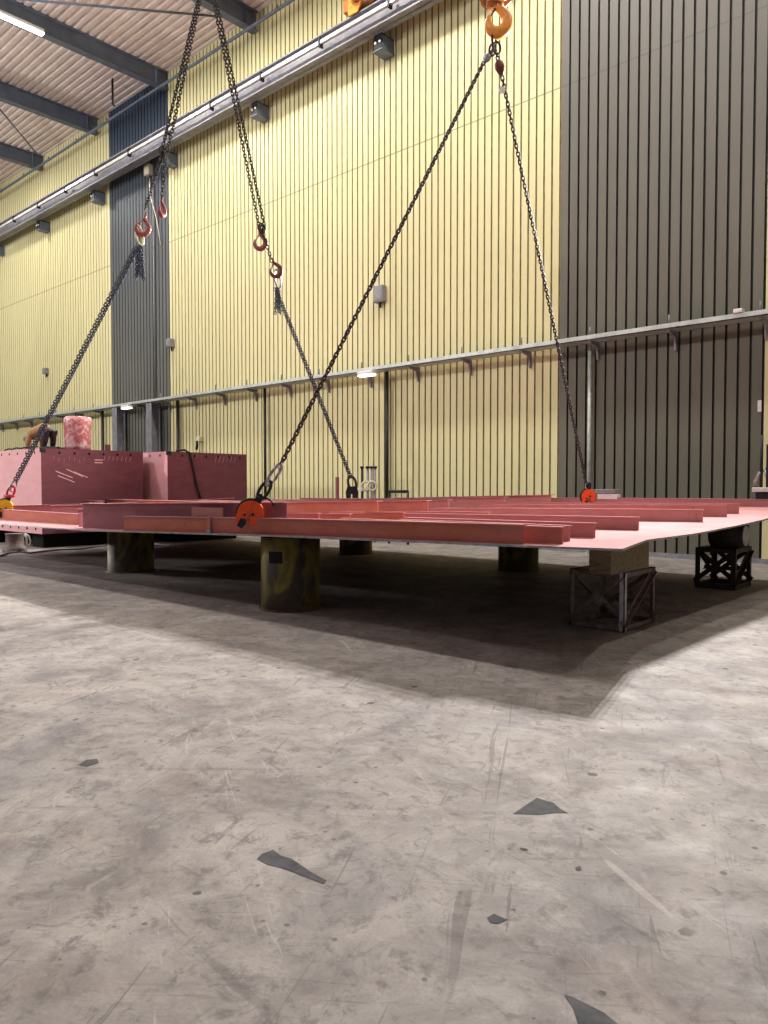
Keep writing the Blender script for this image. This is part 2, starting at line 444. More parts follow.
# crane runway
RT, RB, RY0, RY1 = 14.40, 13.76, 15.0, 15.36
t = thing('crane_runway_beam', 'long grey steel crane runway beam with a bright rail high on the wall', 'runway beam', (-20, 15.2, RB))
mb = MB()
mb.box((-59, RY0, RB), (8, RY1, RB + 0.04), 'grey_steel')
mb.box((-59, RY0, RT - 0.04), (8, RY1, RT), 'grey_steel')
mb.box((-59, 15.17, RB), (8, 15.20, RT), 'grey_steel'); mb.build('girder', t)
mb = MB(); mb.box((-59, 15.14, RT), (8, 15.23, RT + 0.09), 'rail'); mb.build('rail', t)
mb = MB(); mb.box((-59, RY0 - .10, RB + .30), (8, RY0 - 0.01, RB + .40), 'rail'); mb.build('conductor_bar', t)
x = -58
while x < 6:
    mb = MB(); mb.box((x, RY0 - .12, RB + .22), (x + .06, RY0 + .03, RB + .48), 'dark')
    mb.build('bar_clip', t); x += 2.63
for bx in [-45.6, -40.4, -35.2, -30.0, -24.6, -19.35, -14.0, -8.8, -3.5]:
    mb = MB()
    mb.box((bx - .14, 15.30, RB - .42), (bx + .14, 15.33, RB), 'dark')
    mb.box((bx - .14, 15.30, RB - .06), (bx - .14, WALL_Y - 0.01, RB), 'dark')
    mb.box((bx + .14, 15.30, RB - .06), (bx + .14, WALL_Y - 0.01, RB), 'dark')
    mb.box((bx - .15, 15.33, RB - .42), (bx - .12, WALL_Y - 0.01, RB - .04), 'beam')
    mb.box((bx + .12, 15.33, RB - .42), (bx + .15, WALL_Y - 0.01, RB - .04), 'beam')
    mb.box((bx - .17, 15.27, RB - .45), (bx + .17, WALL_Y - 0.01, RB - .42), 'beam')
    for dx in (-.08, .08):
        mb.cyl((bx + dx, 15.27, RB - .22), (bx + dx, 15.305, RB - .22), .035, 'white', 8)
    mb.build('bracket', t)
# crane end carriage on the rail
c0 = onY(362, 6, 15.15)
t = thing('crane_end_carriage', 'orange crane end carriage riding on the rail at the top edge', 'crane carriage', (c0.x, 15.15, RT))
mb = MB()
zc = RT + .12
mb.box((c0.x - .55, 14.95, zc + .02), (c0.x + 1.2, 15.35, zc + .75), 'block_org', bevel=.05); mb.build('housing', t)
mb = MB()
mb.prism([(-.3, -.16), (.05, -.16), (.35, .3), (-.3, .3)], Matrix.Translation((c0.x, 14.93, zc)), .04, 'hook_org'); mb.build('guard_plate', t)
mb = MB()
mb.cyl((c0.x + .6, 15.10, RT + .24), (c0.x + .6, 15.26, RT + .24), .15, 'dark', 20); mb.build('wheel', t)
mb = MB()
mb.tube([(c0.x + .1, 14.7, zc + .35), (c0.x + .1, 14.95, zc + .35)], .28, 'block_org', 20); mb.build('drive_motor', t)

# cable tray with brackets at mid height
TZ = 4.74
t = thing('cable_tray', 'long pale galvanised cable tray running along the back wall', 'cable tray', (-20, 15.5, TZ))
mb = MB()
mb.box((-59, 15.30, TZ - .02), (8, 15.32, TZ + .09), 'tray')
mb.box((-59, 15.30, TZ - .02), (8, 15.72, TZ), 'tray')
mb.box((-59, 15.70, TZ - .02), (8, 15.72, TZ + .09), 'tray'); mb.build('tray_channel', t)
x = -4.27
k_ = 0
while x > -58:
    mb = MB()
    mb.prism([(-.0, 0), (.42, 0), (.42, -.38), (.36, -.38), (.30, -.10), (0, -.05)],
             Matrix.Translation((x, 15.36, TZ - .02)) @ Matrix.Rotation(R(90), 4, 'Z'), .04, 'grey_steel')
    mb.cyl((x, 15.36, TZ + .08), (x, 15.36, TZ + .27), .018, 'grey_steel', 6)
    mb.build('bracket', t); x -= 1.735
mb = MB()
for dy, zz, r in ((15.40, .03, .025), (15.50, .035, .03), (15.60, .03, .022)):
    mb.cyl((-59, dy, TZ + zz), (8, dy, TZ + zz), r, 'rubber', 6)
mb.build('cable', t)
# bulkhead lamps under the tray
for px, lb in ((366, 'small lit white lamp under the cable tray, right of the crossing chains'), (126, 'small lit white lamp under the cable tray in front of the slate band')):
    if px == 67: px = 67
    pp = onY(px, 381 if px > 200 else 410, 15.2)
    t = thing('bulkhead_lamp', lb, 'lamp', (pp.x, 15.2, TZ - .2), 'lamps under the cable tray')
    mb = MB(); mb.box((pp.x - .28, 15.12, TZ - .12), (pp.x + .28, 15.34, TZ - .03), 'white', bevel=.02); mb.build('housing', t)
    mb = MB(); mb.box((pp.x - .26, 15.13, TZ - .17), (pp.x + .26, 15.33, TZ - .121), 'lamp_glow', bevel=.015); mb.build('lens', t)
# junction box on the tray top
pp = onY(738, 316, 15.3)
mb = MB(); mb.box((pp.x - .08, 15.26, TZ + .09), (pp.x + .08, 15.44, TZ + .17), 'white', bevel=.01)
tag(origin(mb.build('cable_box'), (pp.x, 15.3, TZ + .09)), 'small white cable box on top of the tray near the right edge', 'cable box')

# posts and conduits below the tray
def post(px, r, m, lb, name='wall_post', square=True, z1=TZ - .03, cat='post', g=None, y=15.5):
    x = onY(px, 450, y).x
    mb = MB()
    if square:
        mb.box((x - r, y - r, 0), (x + r, y - r + .02, z1), m); mb.box((x - r, y + r - .02, 0), (x + r, y + r, z1), m)
        mb.box((x - .012, y - r, 0), (x + .012, y + r, z1), m)
    else: mb.cyl((x, y, 0), (x, y, z1), r, m, 10)
    mb.box((x - r * 1.5, y - r * 1.5, 0), (x + r * 1.5, y + r * 1.5, .02), m)
    tag(origin(mb.build(name), (x, y, 0)), lb, cat, g)
post(119, .19, 'grey_steel', 'left of two grey steel posts below the tray in the slate band')
post(153.5, .19, 'grey_steel', 'right of two grey steel posts below the tray in the slate band')
post(103, .05, 'dark', 'thin dark conduit left of the slate band below the tray', 'conduit', False, cat='conduit', y=15.66)
post(178, .06, 'dark', 'thin dark conduit just right of the slate band below the tray', 'conduit', False, cat='conduit', y=15.66)
post(265, .045, 'dark', 'thin dark conduit on the yellow wall above the orange clamp', 'conduit', False, cat='conduit', y=15.66)
post(387, .05, 'dark', 'thin dark conduit on the yellow wall right of the lit tray lamp', 'conduit', False, cat='conduit', y=15.66)
post(76 , .04, 'dark', 'thin dark conduit on the yellow wall behind the wrapped roll', 'conduit', False, cat='conduit', y=15.66)
post(589, .04, 'tray', 'pale grey conduit running down the dark wall beside the right chain', 'conduit', False, cat='conduit', y=15.66)
# conduit above the tray in the slate band
x = onY(154, 300, 15.74).x
mb = MB(); mb.cyl((x, 15.74, TZ), (x, 15.74, 13.4), .03, 'grey_steel', 8)
tag(origin(mb.build('conduit'), (x, 15.74, TZ)), 'thin grey conduit up the slate wall band above the tray', 'conduit')

# boxes on the wall
def wbox(px, py, w, h, d, m, lb, y=15.68):
    c = onY(px, py, y)
    t = thing('junction_box', lb, 'junction box', (c.x, WALL_Y, c.z))
    mb = MB(); mb.box((c.x - w/2, WALL_Y - d, c.z - h/2), (c.x + w/2, WALL_Y - .001, c.z + h/2), m, bevel=.02); mb.build('box_body', t)
    mb = MB(); mb.box((c.x - w/2 + .04, WALL_Y - d - .015, c.z - h/2 + .05), (c.x + w/2 - .04, WALL_Y - d + .005, c.z + h/2 - .06), m, bevel=.008); mb.build('cover', t)
    mb = MB(); mb.cyl((c.x, WALL_Y - .06, c.z - h/2 - .14), (c.x, WALL_Y - .06, c.z - h/2), .025, 'dark', 8); mb.build('cable_gland', t)
    return c
c = wbox(148, 170, .34, .40, .2, 'cream', 'cream junction box high on the slate band under the runway beam')
mb = MB(); mb.tube([(c.x, 15.74, c.z - .2), (c.x + .05, 15.72, c.z - .9), (c.x + .45, 15.74, c.z - 1.9), (c.x + .75, 15.74, c.z - 3)], .02, 'cream', 6)
tag(origin(mb.build('cable'), (c.x, 15.74, c.z - .2)), 'pale cable hanging from the cream junction box', 'cable')
wbox(170, 343, .26, .32, .22, 'boxgrey', 'small grey junction box at the right border of the slate band')
wbox(45, 371, .28, .28, .2, 'boxgrey', 'small grey junction box on the far left yellow wall')
wbox(379, 294, .36, .46, .18, 'boxgrey', 'grey junction box in the middle of the yellow wall')
# sticker and drip on dark wall
for px, py, w, h, lb, nm in ((759.5, 406, .07, .22, 'white paper label stuck on the dark wall at the right edge', 'wall_label'),):
    c = onY(px, py, WALL_Y - .004)
    mb = MB(); mb.box((c.x - w/2, WALL_Y - .008, c.z - h/2), (c.x + w/2, WALL_Y - .001, c.z + h/2), 'white')
    tag(origin(mb.build(nm), c), lb, 'label')
# small rusty fitting on the yellow wall
c = onY(197, 441, 15.6)
mb = MB(); mb.box((c.x - .1, 15.62, c.z), (c.x + .1, 15.79, c.z + .16), 'cream', bevel=.02); mb.tube([(c.x, 15.6, c.z), (c.x + .03, 15.58, c.z - .18), (c.x - .04, 15.6, c.z - .3)], .05, 'dark', 8)
tag(origin(mb.build('wall_socket'), c), 'small wall socket with a dark plug on the yellow wall above the red block', 'wall socket')

# ------------------------------------------------------------------ the steel panel
def lerp_tab(x, tab):
    if x <= tab[0][0]: return tab[0][1]
    for (a, va), (b, vb) in zip(tab, tab[1:]):
        if x <= b: return va + (vb - va) * (x - a) / (b - a)
    return tab[-1][1]
NEAR = [(-18, .80), (-14.5, .805), (-11.7, .81), (-9, .88), (-6.7, .935), (-5, .965), (-3.2, .995), (-2.6, 1.0)]
def Zp(x, y):
    l = 0.0 if y < 8 else 0.055 * ((y - 8) / 2.1) ** 1.55
    return lerp_tab(x, NEAR) + l * (0.55 + 0.45 * max(0, min(1, (x + 14) / 10)))
NY = 5.70; FY = 12.95
def redge(y):   # right edge of the plate
    return -2.62 - 0.30 * min(1, max(0, (y - NY) / 1.2)) + 0.10 * max(0, (y - 9) / 4)
panel = thing('stiffened_steel_panel', 'huge pink primed ship deck panel with rusty stiffeners hanging just above drums and trestles', 'steel panel', (-9, 9, .9))
mb = MB()
NX, NYs = 40, 24
LX = -17.4
top = []; bot = []
TH = 0.02
for j in range(NYs + 1):
    y = NY + (FY - NY) * j / NYs; rt = []; rb = []
    for i in range(NX + 1):
        f = i / NX; x = LX + (redge(y) - LX) * f
        yy = y + (0.10 * (1 - j / NYs) * max(0, (f - .96) / .04) )
        z = Zp(x, yy)
        rt.append(mb.bm.verts.new((x, yy, z))); rb.append(mb.bm.verts.new((x, yy, z - TH)))
    top.append(rt); bot.append(rb)
mt, me_ = mb.mi('plate'), mb.mi('edge')
def F(vs, m):
    f = mb.bm.faces.new(vs); f.material_index = m; f.smooth = False
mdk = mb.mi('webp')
for j in range(NYs):
    for i in range(NX):
        F((top[j][i], top[j][i+1], top[j+1][i+1], top[j+1][i]), mt)
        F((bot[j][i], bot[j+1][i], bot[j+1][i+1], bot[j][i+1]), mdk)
    F((top[j][0], top[j+1][0], bot[j+1][0], bot[j][0]), me_)
    F((top[j][NX], bot[j][NX], bot[j+1][NX], top[j+1][NX]), me_)
for i in range(NX):
    F((top[0][i], bot[0][i], bot[0][i+1], top[0][i+1]), me_)
    F((top[NYs][i], top[NYs][i+1], bot[NYs][i+1], bot[NYs][i]), me_)
mb.build('deck_plate', panel)

def stiff(y, xa, xb, ha, hb=None, m='web', fl=0.05, name='stiffener', wt=.012, flm='plate', cope=0.0):
    """L / T bar running along X with its foot on the plate; heights at both ends."""
    hb = ha if hb is None else hb
    n = max(2, int(abs(xb - xa) / .7)); mb = MB()
    P = []
    for i in range(n + 1):
        f = i / n; x = xa + (xb - xa) * f; zb = Zp(x, y) + .001; zt = zb + ha + (hb - ha) * f
        P.append((x, zb, zt))
    for (x0, b0, t0), (x1, b1, t1) in zip(P, P[1:]):
        for yy in (y - wt/2, y + wt/2):
            mb.face([(x0, yy, b0), (x1, yy, b1), (x1, yy, t1), (x0, yy, t1)], m)
        # flange
        ya, yb = y - wt/2 - .0, y + fl
        ya = y - fl * .35
        for dz in (0, .012):
            mb.face([(x0, ya, t0 + dz), (x1, ya, t1 + dz), (x1, yb, t1 + dz), (x0, yb, t0 + dz)], flm)
        for yy in (ya, yb):
            mb.face([(x0, yy, t0), (x1, yy, t1), (x1, yy, t1 + .012), (x0, yy, t0 + .012)], flm)
    for x, b, tt in (P[0], P[-1]):
        mb.face([(x, y - wt/2, b), (x, y + wt/2, b), (x, y + wt/2, tt), (x, y - wt/2, tt)], m)
        mb.face([(x, ya, tt), (x, yb, tt), (x, yb, tt + .012), (x, ya, tt + .012)], flm)
    return mb.build(name, panel)
def xat(px, y, py=505): return onY(px, py, y).x
def hat(px, py, y):
    c = onY(px, py, y); return max(.08, c.z - Zp(c.x, y) - .012)
# near edge
stiff(5.80, xat(124, 5.80), xat(524, 5.80), hat(124, 516, 5.8), hat(523, 524.5, 5.8), 'web')
stiff(5.96, xat(340, 5.96), xat(563, 5.96), .19, hat(563, 527, 5.96), 'web')
stiff(6.00, xat(83, 6.0), xat(287, 6.0), hat(83, 503, 6.0), hat(286, 502, 6.0), 'webp', fl=.14, name='deep_girder')
stiff(6.35, xat(400, 6.35), xat(570, 6.35), .17, hat(570, 525.5, 6.35), 'web2')
stiff(6.50, LX + .1, xat(84, 6.5), hat(2, 509, 6.5), hat(80, 514, 6.5), 'web')
stiff(6.95, xat(405, 6.95), xat(595.5, 6.95), .17, hat(595.5, 523, 6.95), 'web2')
stiff(7.3, xat(110, 7.3), xat(319, 7.3), .18, hat(319, 513, 7.3), 'web')
stiff(7.7, xat(160, 7.7), xat(350, 7.7), .18, hat(350, 513.5, 7.7), 'web')
stiff(8.1, xat(300, 8.1), xat(404, 8.1), .17, hat(404, 512, 8.1), 'web')
stiff(8.5, xat(392, 8.5), xat(639, 8.5), .17, hat(639, 517, 8.5), 'web2')
stiff(8.9, xat(330, 8.9), xat(489, 8.9), .18, hat(489, 512, 8.9), 'web2')
stiff(9.0, LX + .1, xat(80, 9.0), .34, .34, 'webp', name='deep_girder')
stiff(9.6, xat(60, 9.6), xat(378, 9.6), .36, hat(378, 500.7, 9.6), 'web', fl=.12, name='deep_girder')
stiff(10.05, xat(430, 10.05), xat(703, 10.05), .18, hat(703, 509.5, 10.05), 'web2')
stiff(10.5, xat(200, 10.5), xat(428, 10.5), .33, hat(428, 500.3, 10.5), 'web', fl=.12, name='deep_girder')
stiff(10.95, xat(480, 10.95), xat(727, 10.95), .18, hat(727, 505, 10.95), 'web2')
stiff(11.15, xat(250, 11.15), xat(449, 11.15), .32, hat(449, 499.6, 11.15), 'web2', fl=.12, name='deep_girder')
stiff(11.5, xat(500, 11.5), xat(739, 11.5), .18, hat(738, 503.5, 11.5), 'web2')
stiff(11.85, xat(260, 11.85), xat(505, 11.85), .31, hat(505, 496.8, 11.85), 'web2', fl=.12, name='deep_girder')
stiff(12.2, LX + .1, xat(470, 12.2), .22, .22, 'web2')
stiff(12.45, xat(300, 12.45), xat(551, 12.45), hat(440, 495.4, 12.45), hat(551, 494.6, 12.45), 'web2', fl=.14, name='deep_girder')
stiff(12.8, xat(535, 12.8), redge(12.8) - .02, .2, hat(765, 500, 12.8), 'web2')
# transverse webs
for x, ya, yb, h in ((-16.6, 6.6, 12.4, .30), (-14.75, 6.6, 8.95, .32), (-12.6, 6.1, 9.5, .30), (-10.6, 9.7, 12.3, .22)):
    mb = MB(); n = 8
    for i in range(n):
        y0 = ya + (yb - ya) * i / n; y1 = ya + (yb - ya) * (i + 1) / n
        z0, z1 = Zp(x, y0) + .001, Zp(x, y1) + .001
        for dx in (-.006, .006):
            mb.face([(x + dx, y0, z0), (x + dx, y1, z1), (x + dx, y1, z1 + h), (x + dx, y0, z0 + h)], 'webp')
        for dz in (0, .012):
            mb.face([(x - .05, y0, z0 + h + dz), (x + .05, y0, z0 + h + dz), (x + .05, y1, z1 + h + dz), (x - .05, y1, z1 + h + dz)], 'plate')
    mb.face([(x - .05, ya, Zp(x, ya) + h), (x + .05, ya, Zp(x, ya) + h), (x + .05, ya, Zp(x, ya) + h + .012), (x - .05, ya, Zp(x, ya) + h + .012)], 'plate')
    mb.build('transverse_web', panel)
# small bracket plates
a = onY(194, 507, 5.9); b = onY(225, 517, 5.9)
mb = MB(); mb.box((a.x, 5.86, b.z - .02), (b.x, 5.875, a.z), 'web2'); mb.box((a.x + .08, 5.84, b.z - .03), (a.x + .14, 5.9, b.z), 'edge'); mb.box((b.x - .2, 5.84, b.z - .03), (b.x - .14, 5.9, b.z), 'edge'); mb.build('bracket_plate', panel)
a = onY(208, 516, 5.78)
mb = MB(); mb.box((a.x, 5.76, Zp(a.x, 5.78)), (a.x + .07, 5.79, a.z + .01), 'web2'); mb.box((a.x, 5.745, Zp(a.x, 5.78)), (a.x + .09, 5.80, Zp(a.x, 5.78) + .05), 'edge'); mb.build('end_lug', panel)
# red post standing on the panel
a = onY(337, 497, 12.0)
mb = MB(); mb.box((a.x - .03, 11.98, Zp(a.x, 12)), (a.x + .03, 12.04, onY(337, 477, 12).z), 'webp'); mb.build('upright_bar', panel)

# ------------------------------------------------------------------ supports
def drum(cx, cy, r, h, lb, hole=False):
    t = thing('steel_drum', lb, 'steel drum', (cx, cy, 0), 'steel pipe supports under the panel')
    mb = MB()
    n = 48
    mb.lathe([(r, 0.0), (r, h), (r - .012, h), (r - .012, 0.0), (r, 0)], 'drum', (cx, cy, 0), n)
    mb.build('shell', t)
    mb = MB()
    mb.lathe([(r + .03, 0), (r + .03, .018), (r + .001, .018)], 'drum', (cx, cy, 0), n); mb.build('base_ring', t)
    if hole:
        # rectangular cut seen on the left side of the shell
        mb = MB(); ca = math.atan2(-cy, -cx)
        for i in range(6):
            a0 = ca - .78 + .075 * i * 1.15; a1 = ca - .78 + .075 * (i + 1) * 1.15
            rr = r + .002
            mb.face([(cx + rr*math.cos(a0), cy + rr*math.sin(a0), h*.66), (cx + rr*math.cos(a1), cy + rr*math.sin(a1), h*.66),
                     (cx + rr*math.cos(a1), cy + rr*math.sin(a1), h*.82), (cx + rr*math.cos(a0), cy + rr*math.sin(a0), h*.82)], 'hole')
        mb.build('cutout', t)
    return t
def zsup(x, y): return Zp(x, y) - TH - .003
drum(-7.07, 6.12, .365, zsup(-7.3, 6.1) - .01, 'large stained steel drum with a rectangular cutout under the near edge', True)
drum(-12.34, 6.93, .40, zsup(-12.6, 6.9) - .01, 'yellowish steel drum under the left end of the panel')
drum(-11.75, 12.1, .37, zsup(-12, 12) - .01, 'dark steel drum far behind the near drum, under the middle of the panel')
drum(-7.26, 11.7, .36, zsup(-7.6, 11.7) - .01, 'dark steel drum with yellow side under the far right of the panel')

def bar(mb, a, b, w, m, th=.008):
    """angle iron between two points"""
    a, b = Vector(a), Vector(b); t_ = (b - a).normalized()
    up = Vector((0, 0, 1)) if abs(t_.z) < .9 else Vector((1, 0, 0))
    s_ = t_.cross(up).normalized(); u_ = s_.cross(t_).normalized()
    for (p, q, e, f) in ((0, w, 0, th), (0, th, 0, w)):
        P = []
        for base in (a, b):
            P += [base + s_*p + u_*e, base + s_*q + u_*e, base + s_*q + u_*f, base + s_*p + u_*f]
        vs = [mb.bm.verts.new(v) for v in P]
        for qd in ((0,1,2,3),(7,6,5,4),(0,4,5,1),(1,5,6,2),(2,6,7,3),(3,7,4,0)):
            fc = mb.bm.faces.new([vs[i] for i in qd]); fc.material_index = mb.mi(m)
def trestle(x0, x1, y0, y1, h, lb, m, ml, w=.055):
    cx, cy = (x0 + x1)/2, (y0 + y1)/2
    t = thing('steel_trestle', lb, 'trestle', (cx, cy, 0))
    C = {'a': (x0, y0), 'b': (x1, y0), 'c': (x1, y1), 'd': (x0, y1)}
    for k_, (x, y) in C.items():
        mb = MB(); sx = 1 if x == x0 else -1; s2 = 1 if y == y0 else -1
        mm = ml if k_ in 'b' else m
        mb.box((min(x, x + sx*w), min(y, y + s2*.009), 0), (max(x, x + sx*w), max(y, y + s2*.009), h), mm)
        mb.box((min(x, x + sx*.009), min(y, y + s2*w), 0), (max(x, x + sx*.009), max(y, y + s2*w), h), mm)
        mb.build('leg', t)
    for nm, z0, z1 in (('top_frame', h - w, h), ('base_frame', 0.0, w)):
        mb = MB()
        mb.box((x0, y0 + .01, z0), (x1, y0 + .02, z1), m); mb.box((x0, y1 - .02, z0), (x1, y1 - .01, z1), m)
        mb.box((x0 + .01, y0, z0), (x0 + .02, y1, z1), m); mb.box((x1 - .02, y0, z0), (x1 - .01, y1, z1), m)
        zz = z1 - .008 if nm == 'top_frame' else z0 
        mb.box((x0, y0 + .01, zz), (x1, y0 + w, zz + .008), m); mb.box((x0, y1 - w, zz), (x1, y1 - .01, zz + .008), m)
        mb.box((x0 + .01, y0, zz), (x0 + w, y1, zz + .008), m); mb.box((x1 - w, y0, zz), (x1 - .01, y1, zz + .008), m)
        mb.build(nm, t)
    e = .03
    for (p, q, mm) in (((x0, y0 + e, w), (x1, y0 + e, h - w), m), ((x1, y0 + e + .01, w), (x0, y0 + e + .01, h - w), m),
                   ((x1 - e, y0, w), (x1 - e, y1, h - w), ml if ml == 'trestle_lt' else m), ((x0 + e, y0, h - w), (x0 + e, y1, w), m),
                   ((x0, y1 - e, w), (x1, y1 - e, h - w), m), ((x1, y1 - e - .01, w), (x0, y1 - e - .01, h - w), m)):
        mb = MB(); bar(mb, p, q, w, m); mb.build('brace', t)
    mb = MB(); mb.box(((x0+x1)/2 - .06, y0 + .02, h/2 - .06), ((x0+x1)/2 + .06, y0 + .028, h/2 + .06), m); mb.build('gusset_plate', t)
    mb = MB(); bar(mb, (x0, (y0+y1)/2, h*.42), (x1, (y0+y1)/2, h*.42), w*.8, m); mb.build('cross_bar', t)
    return t
trestle(-3.92, -3.30, 7.36, 8.15, .62, 'near rusty steel trestle with one pale leg under the panel corner', 'trestle', 'trestle_lt')
trestle(-4.03, -3.46, 11.44, 12.2, .60, 'far dark steel trestle with crossed braces under the right side of the panel', 'trestle2', 'trestle2', .07)
# timber block on near trestle
zt = min(zsup(-3.53, 7.02), zsup(-3.53, 7.95))
mb = MB(); mb.box((-3.53, 7.02, .625), (-3.29, 7.95, zt - .004), 'wood', bevel=.008)
o = tag(origin(mb.build('timber_block'), (-3.4, 7.4, .625)), 'weathered timber block on the near trestle under the panel corner', 'timber block')
# second trestle packing
mb = MB(); mb.tube([(-3.90, 11.75, .78), (-3.42, 11.75, .78)], [.17, .17], 'wood_dk', 20)
mb.tube([(-3.425, 11.75, .78), (-3.41, 11.75, .78)], [.15, .15], 'trestle_lt', 20)
tag(origin(mb.build('round_billet'), (-3.75, 11.75, .61)), 'dark round steel billet lying on the far trestle', 'steel billet')
mb = MB(); mb.box((-3.88, 11.62, .955), (-3.52, 11.95, zsup(-3.8, 11.6) - .005), 'wood_dk', bevel=.01)
tag(origin(mb.build('packing_block'), (-3.75, 11.75, .96)), 'dark packing block between round billet and panel', 'packing block')

# ------------------------------------------------------------------ red steel blocks on the left
def red_block(lb, x0, x1, y0, y1, z0, z1, marks):
    t = thing('steel_block_section', lb, 'steel block', ((x0 + x1)/2, (y0 + y1)/2, z0))
    mb = MB()
    P = dict(a=(x0, y0), b=(x1, y0), c=(x1, y1), d=(x0, y1))
    mb.face([(x0, y0, z0), (x1, y0, z0), (x1, y0, z1), (x0, y0, z1)], 'block_lit')
    mb.face([(x1, y0, z0), (x1, y1, z0), (x1, y1, z1), (x1, y0, z1)], 'block_shaded')
    mb.face([(x1, y1, z0), (x0, y1, z0), (x0, y1, z1), (x1, y1, z1)], 'block_shaded')
    mb.face([(x0, y1, z0), (x0, y0, z0), (x0, y0, z1), (x0, y1, z1)], 'block_shaded')
    mb.face([(x0, y0, z0), (x0, y1, z0), (x1, y1, z0), (x1, y0, z0)], 'block_shaded')
    mb.face([(x0, y0, z1), (x1, y0, z1), (x1, y1, z1), (x0, y1, z1)], 'block_shaded')
    # rows of scallop holes near the upper and lower edges
    def disc(c, ax, r, m='hole'):
        pts = []
        for i in range(10):
            a = 2*math.pi*i/10
            pts.append((c[0] + .004, c[1] + r*math.cos(a), c[2] + r*math.sin(a)) if ax == 'x' else (c[0] + r*math.cos(a), c[1] - .004, c[2] + r*math.sin(a)))
        mb.face(pts, m)
    y = y0 + .45
    while y < y1 - .1:
        disc((x1, y, z1 - .10), 'x', .035); disc((x1, y + .1, z0 + .1), 'x', .035); y += .38
    x = x1 - .35
    while x > x0 + .2:
        disc((x, y0, z1 - .10), 'y', .035); disc((x, y0, z0 + .12), 'y', .045); x -= .5
    for (yy, dz, ln, sl) in marks:
        a = Vector((x1 + .004, y0 + yy, z1 - dz)); b = a + Vector((0, ln, sl))
        w = Vector((0, 0, .012))
        mb.face([a - w, b - w, b + w, a + w], 'chalk')
    mb.build('hull_shell', t)
    mb = MB()
    mb.box((x1 - .06, y0 - .01, z1 - .10), (x1 + .01, y0 + .12, z1 + .012), 'dark', bevel=.01); mb.build('corner_clip', t)
    return t
mk = [(.35, .55, .42, -.16), (.40, .66, .42, -.16), (.62, .50, .42, -.18), (.8, .56, .36, -.14), (1.35, .25, .22, 0), (1.35, .32, .22, 0)] + \
     [(.3 + .13*i, .28 + .03*(i % 3), .012, .10) for i in range(7)] + [(1.6 + .12*i, .26, .03, .11) for i in range(7)]
b1 = red_block('large pink primed steel block left of the panel with chalk marks, nearer of two', -24.5, -18.27, 7.93, 10.64, .36, 2.44, mk)
mb = MB(); c = onX(108, 448, -18.4); mb.box((-18.45, c.y - .06, 2.44), (-18.38, c.y + .06, 2.60), 'block_shaded'); mb.build('lug', b1)
mk2 = [(.3 + .15*i, .2 + .02*(i % 2), .02, .15) for i in range(6)] + [(1.5 + .13*i, .25, .05, .17) for i in range(6)]
b2 = red_block('red primed steel block behind the larger one, nearer the wall', -22.5, -17.5, 10.9, 13.5, .36, 2.44, mk2)
# skids under the blocks
for i, (x, y, l) in enumerate(((-18.9, 8.7, 'black timber skid under the near right corner of the large red block'), (-21.6, 8.7, 'black timber skid under the middle of the large red block'),
                 (-18.3, 11.9, 'black timber skid under the smaller red block'), (-20.9, 11.9, 'black timber skid under the hidden side of the smaller red block'))):
    mb = MB(); mb.box((x - .35, y - .6, 0), (x + .3, y + 1.6, .355), 'hole', bevel=.02)
    tag(origin(mb.build('timber_skid'), (x, y, 0)), l, 'skid')
# grey concrete pedestal with shackle in front
c = onZ(15, 552, 0)
t = thing('support_pedestal', 'stubby grey pedestal with a pale rope loop in front of the large red block', 'pedestal', tuple(c))
mb = MB(); mb.lathe([(.27, 0), (.24, .12), (.2, .16), (.19, .40), (.21, .43), (0.001, .43)], 'trestle', tuple(c), 20); mb.build('pedestal_body', t)
mb = MB(); mb.tube([c + Vector((.30, .1, .42)), c + Vector((.36, .12, .33)), c + Vector((.36, .12, .2)), c + Vector((.43, .15, .16)), c + Vector((.47, .17, .25)), c + Vector((.42, .15, .38)), c + Vector((.32, .1, .43))], .022, 'white', 6); mb.build('rope_loop', t)
# rope lying on the floor
mb = MB(); pts = []
for i, (px, py) in enumerate([(0, 556), (8, 553), (20, 551.5), (30, 553), (45, 551), (60, 549.5), (80, 549), (100, 546), (118, 544)]):
    q = onZ(px, py, .02); pts.append(q)
mb.tube(pts, .022, 'grey_steel', 6)
tag(origin(mb.build('floor_cable'), pts[4]), 'grey cable lying on the floor in front of the large red block', 'cable')
# air hose draped over block 2
mb = MB()
pts = [onX(176, 450, -17.6), onX(184, 449.5, -17.55), onX(190, 453, -17.45), onX(193, 466, -17.46), onX(196, 482, -17.46), onX(201, 499, -17.44), onX(203, 507, -17.44)]
pts[0].z = 2.47; pts[1].z = 2.50
mb.tube(pts, .03, 'rubber', 8)
tag(origin(mb.build('air_hose'), pts[2]), 'black hose hanging over the smaller red block', 'hose')
# cable along the top of the large block
mb = MB(); pts = [Vector((-20.6 + .25*i, 8.0 + .03*math.sin(i*2), 2.46 + .04*abs(math.sin(i*1.7)))) for i in range(9)]
mb.tube(pts, .02, 'rubber', 6)
tag(origin(mb.build('welding_cable'), pts[0]), 'black cable along the top edge of the large red block by the worker', 'cable')

# wrapped roll on the block
c = Vector((-18.75, 9.17, 2.44)); c = Vector((-18.95, onX(78, 447, -18.95).y, 2.44))
mb = MB(); mb.lathe([(.001, 0), (.30, 0), (.31, .1), (.33, .3), (.325, .5), (.35, .72), (.335, .84), (.28, .87), (.001, .86)], 'wrap', tuple(c), 28)
tag(origin(mb.build('wrapped_roll'), c), 'upright red roll wrapped in clear plastic on top of the large red block', 'wrapped roll')

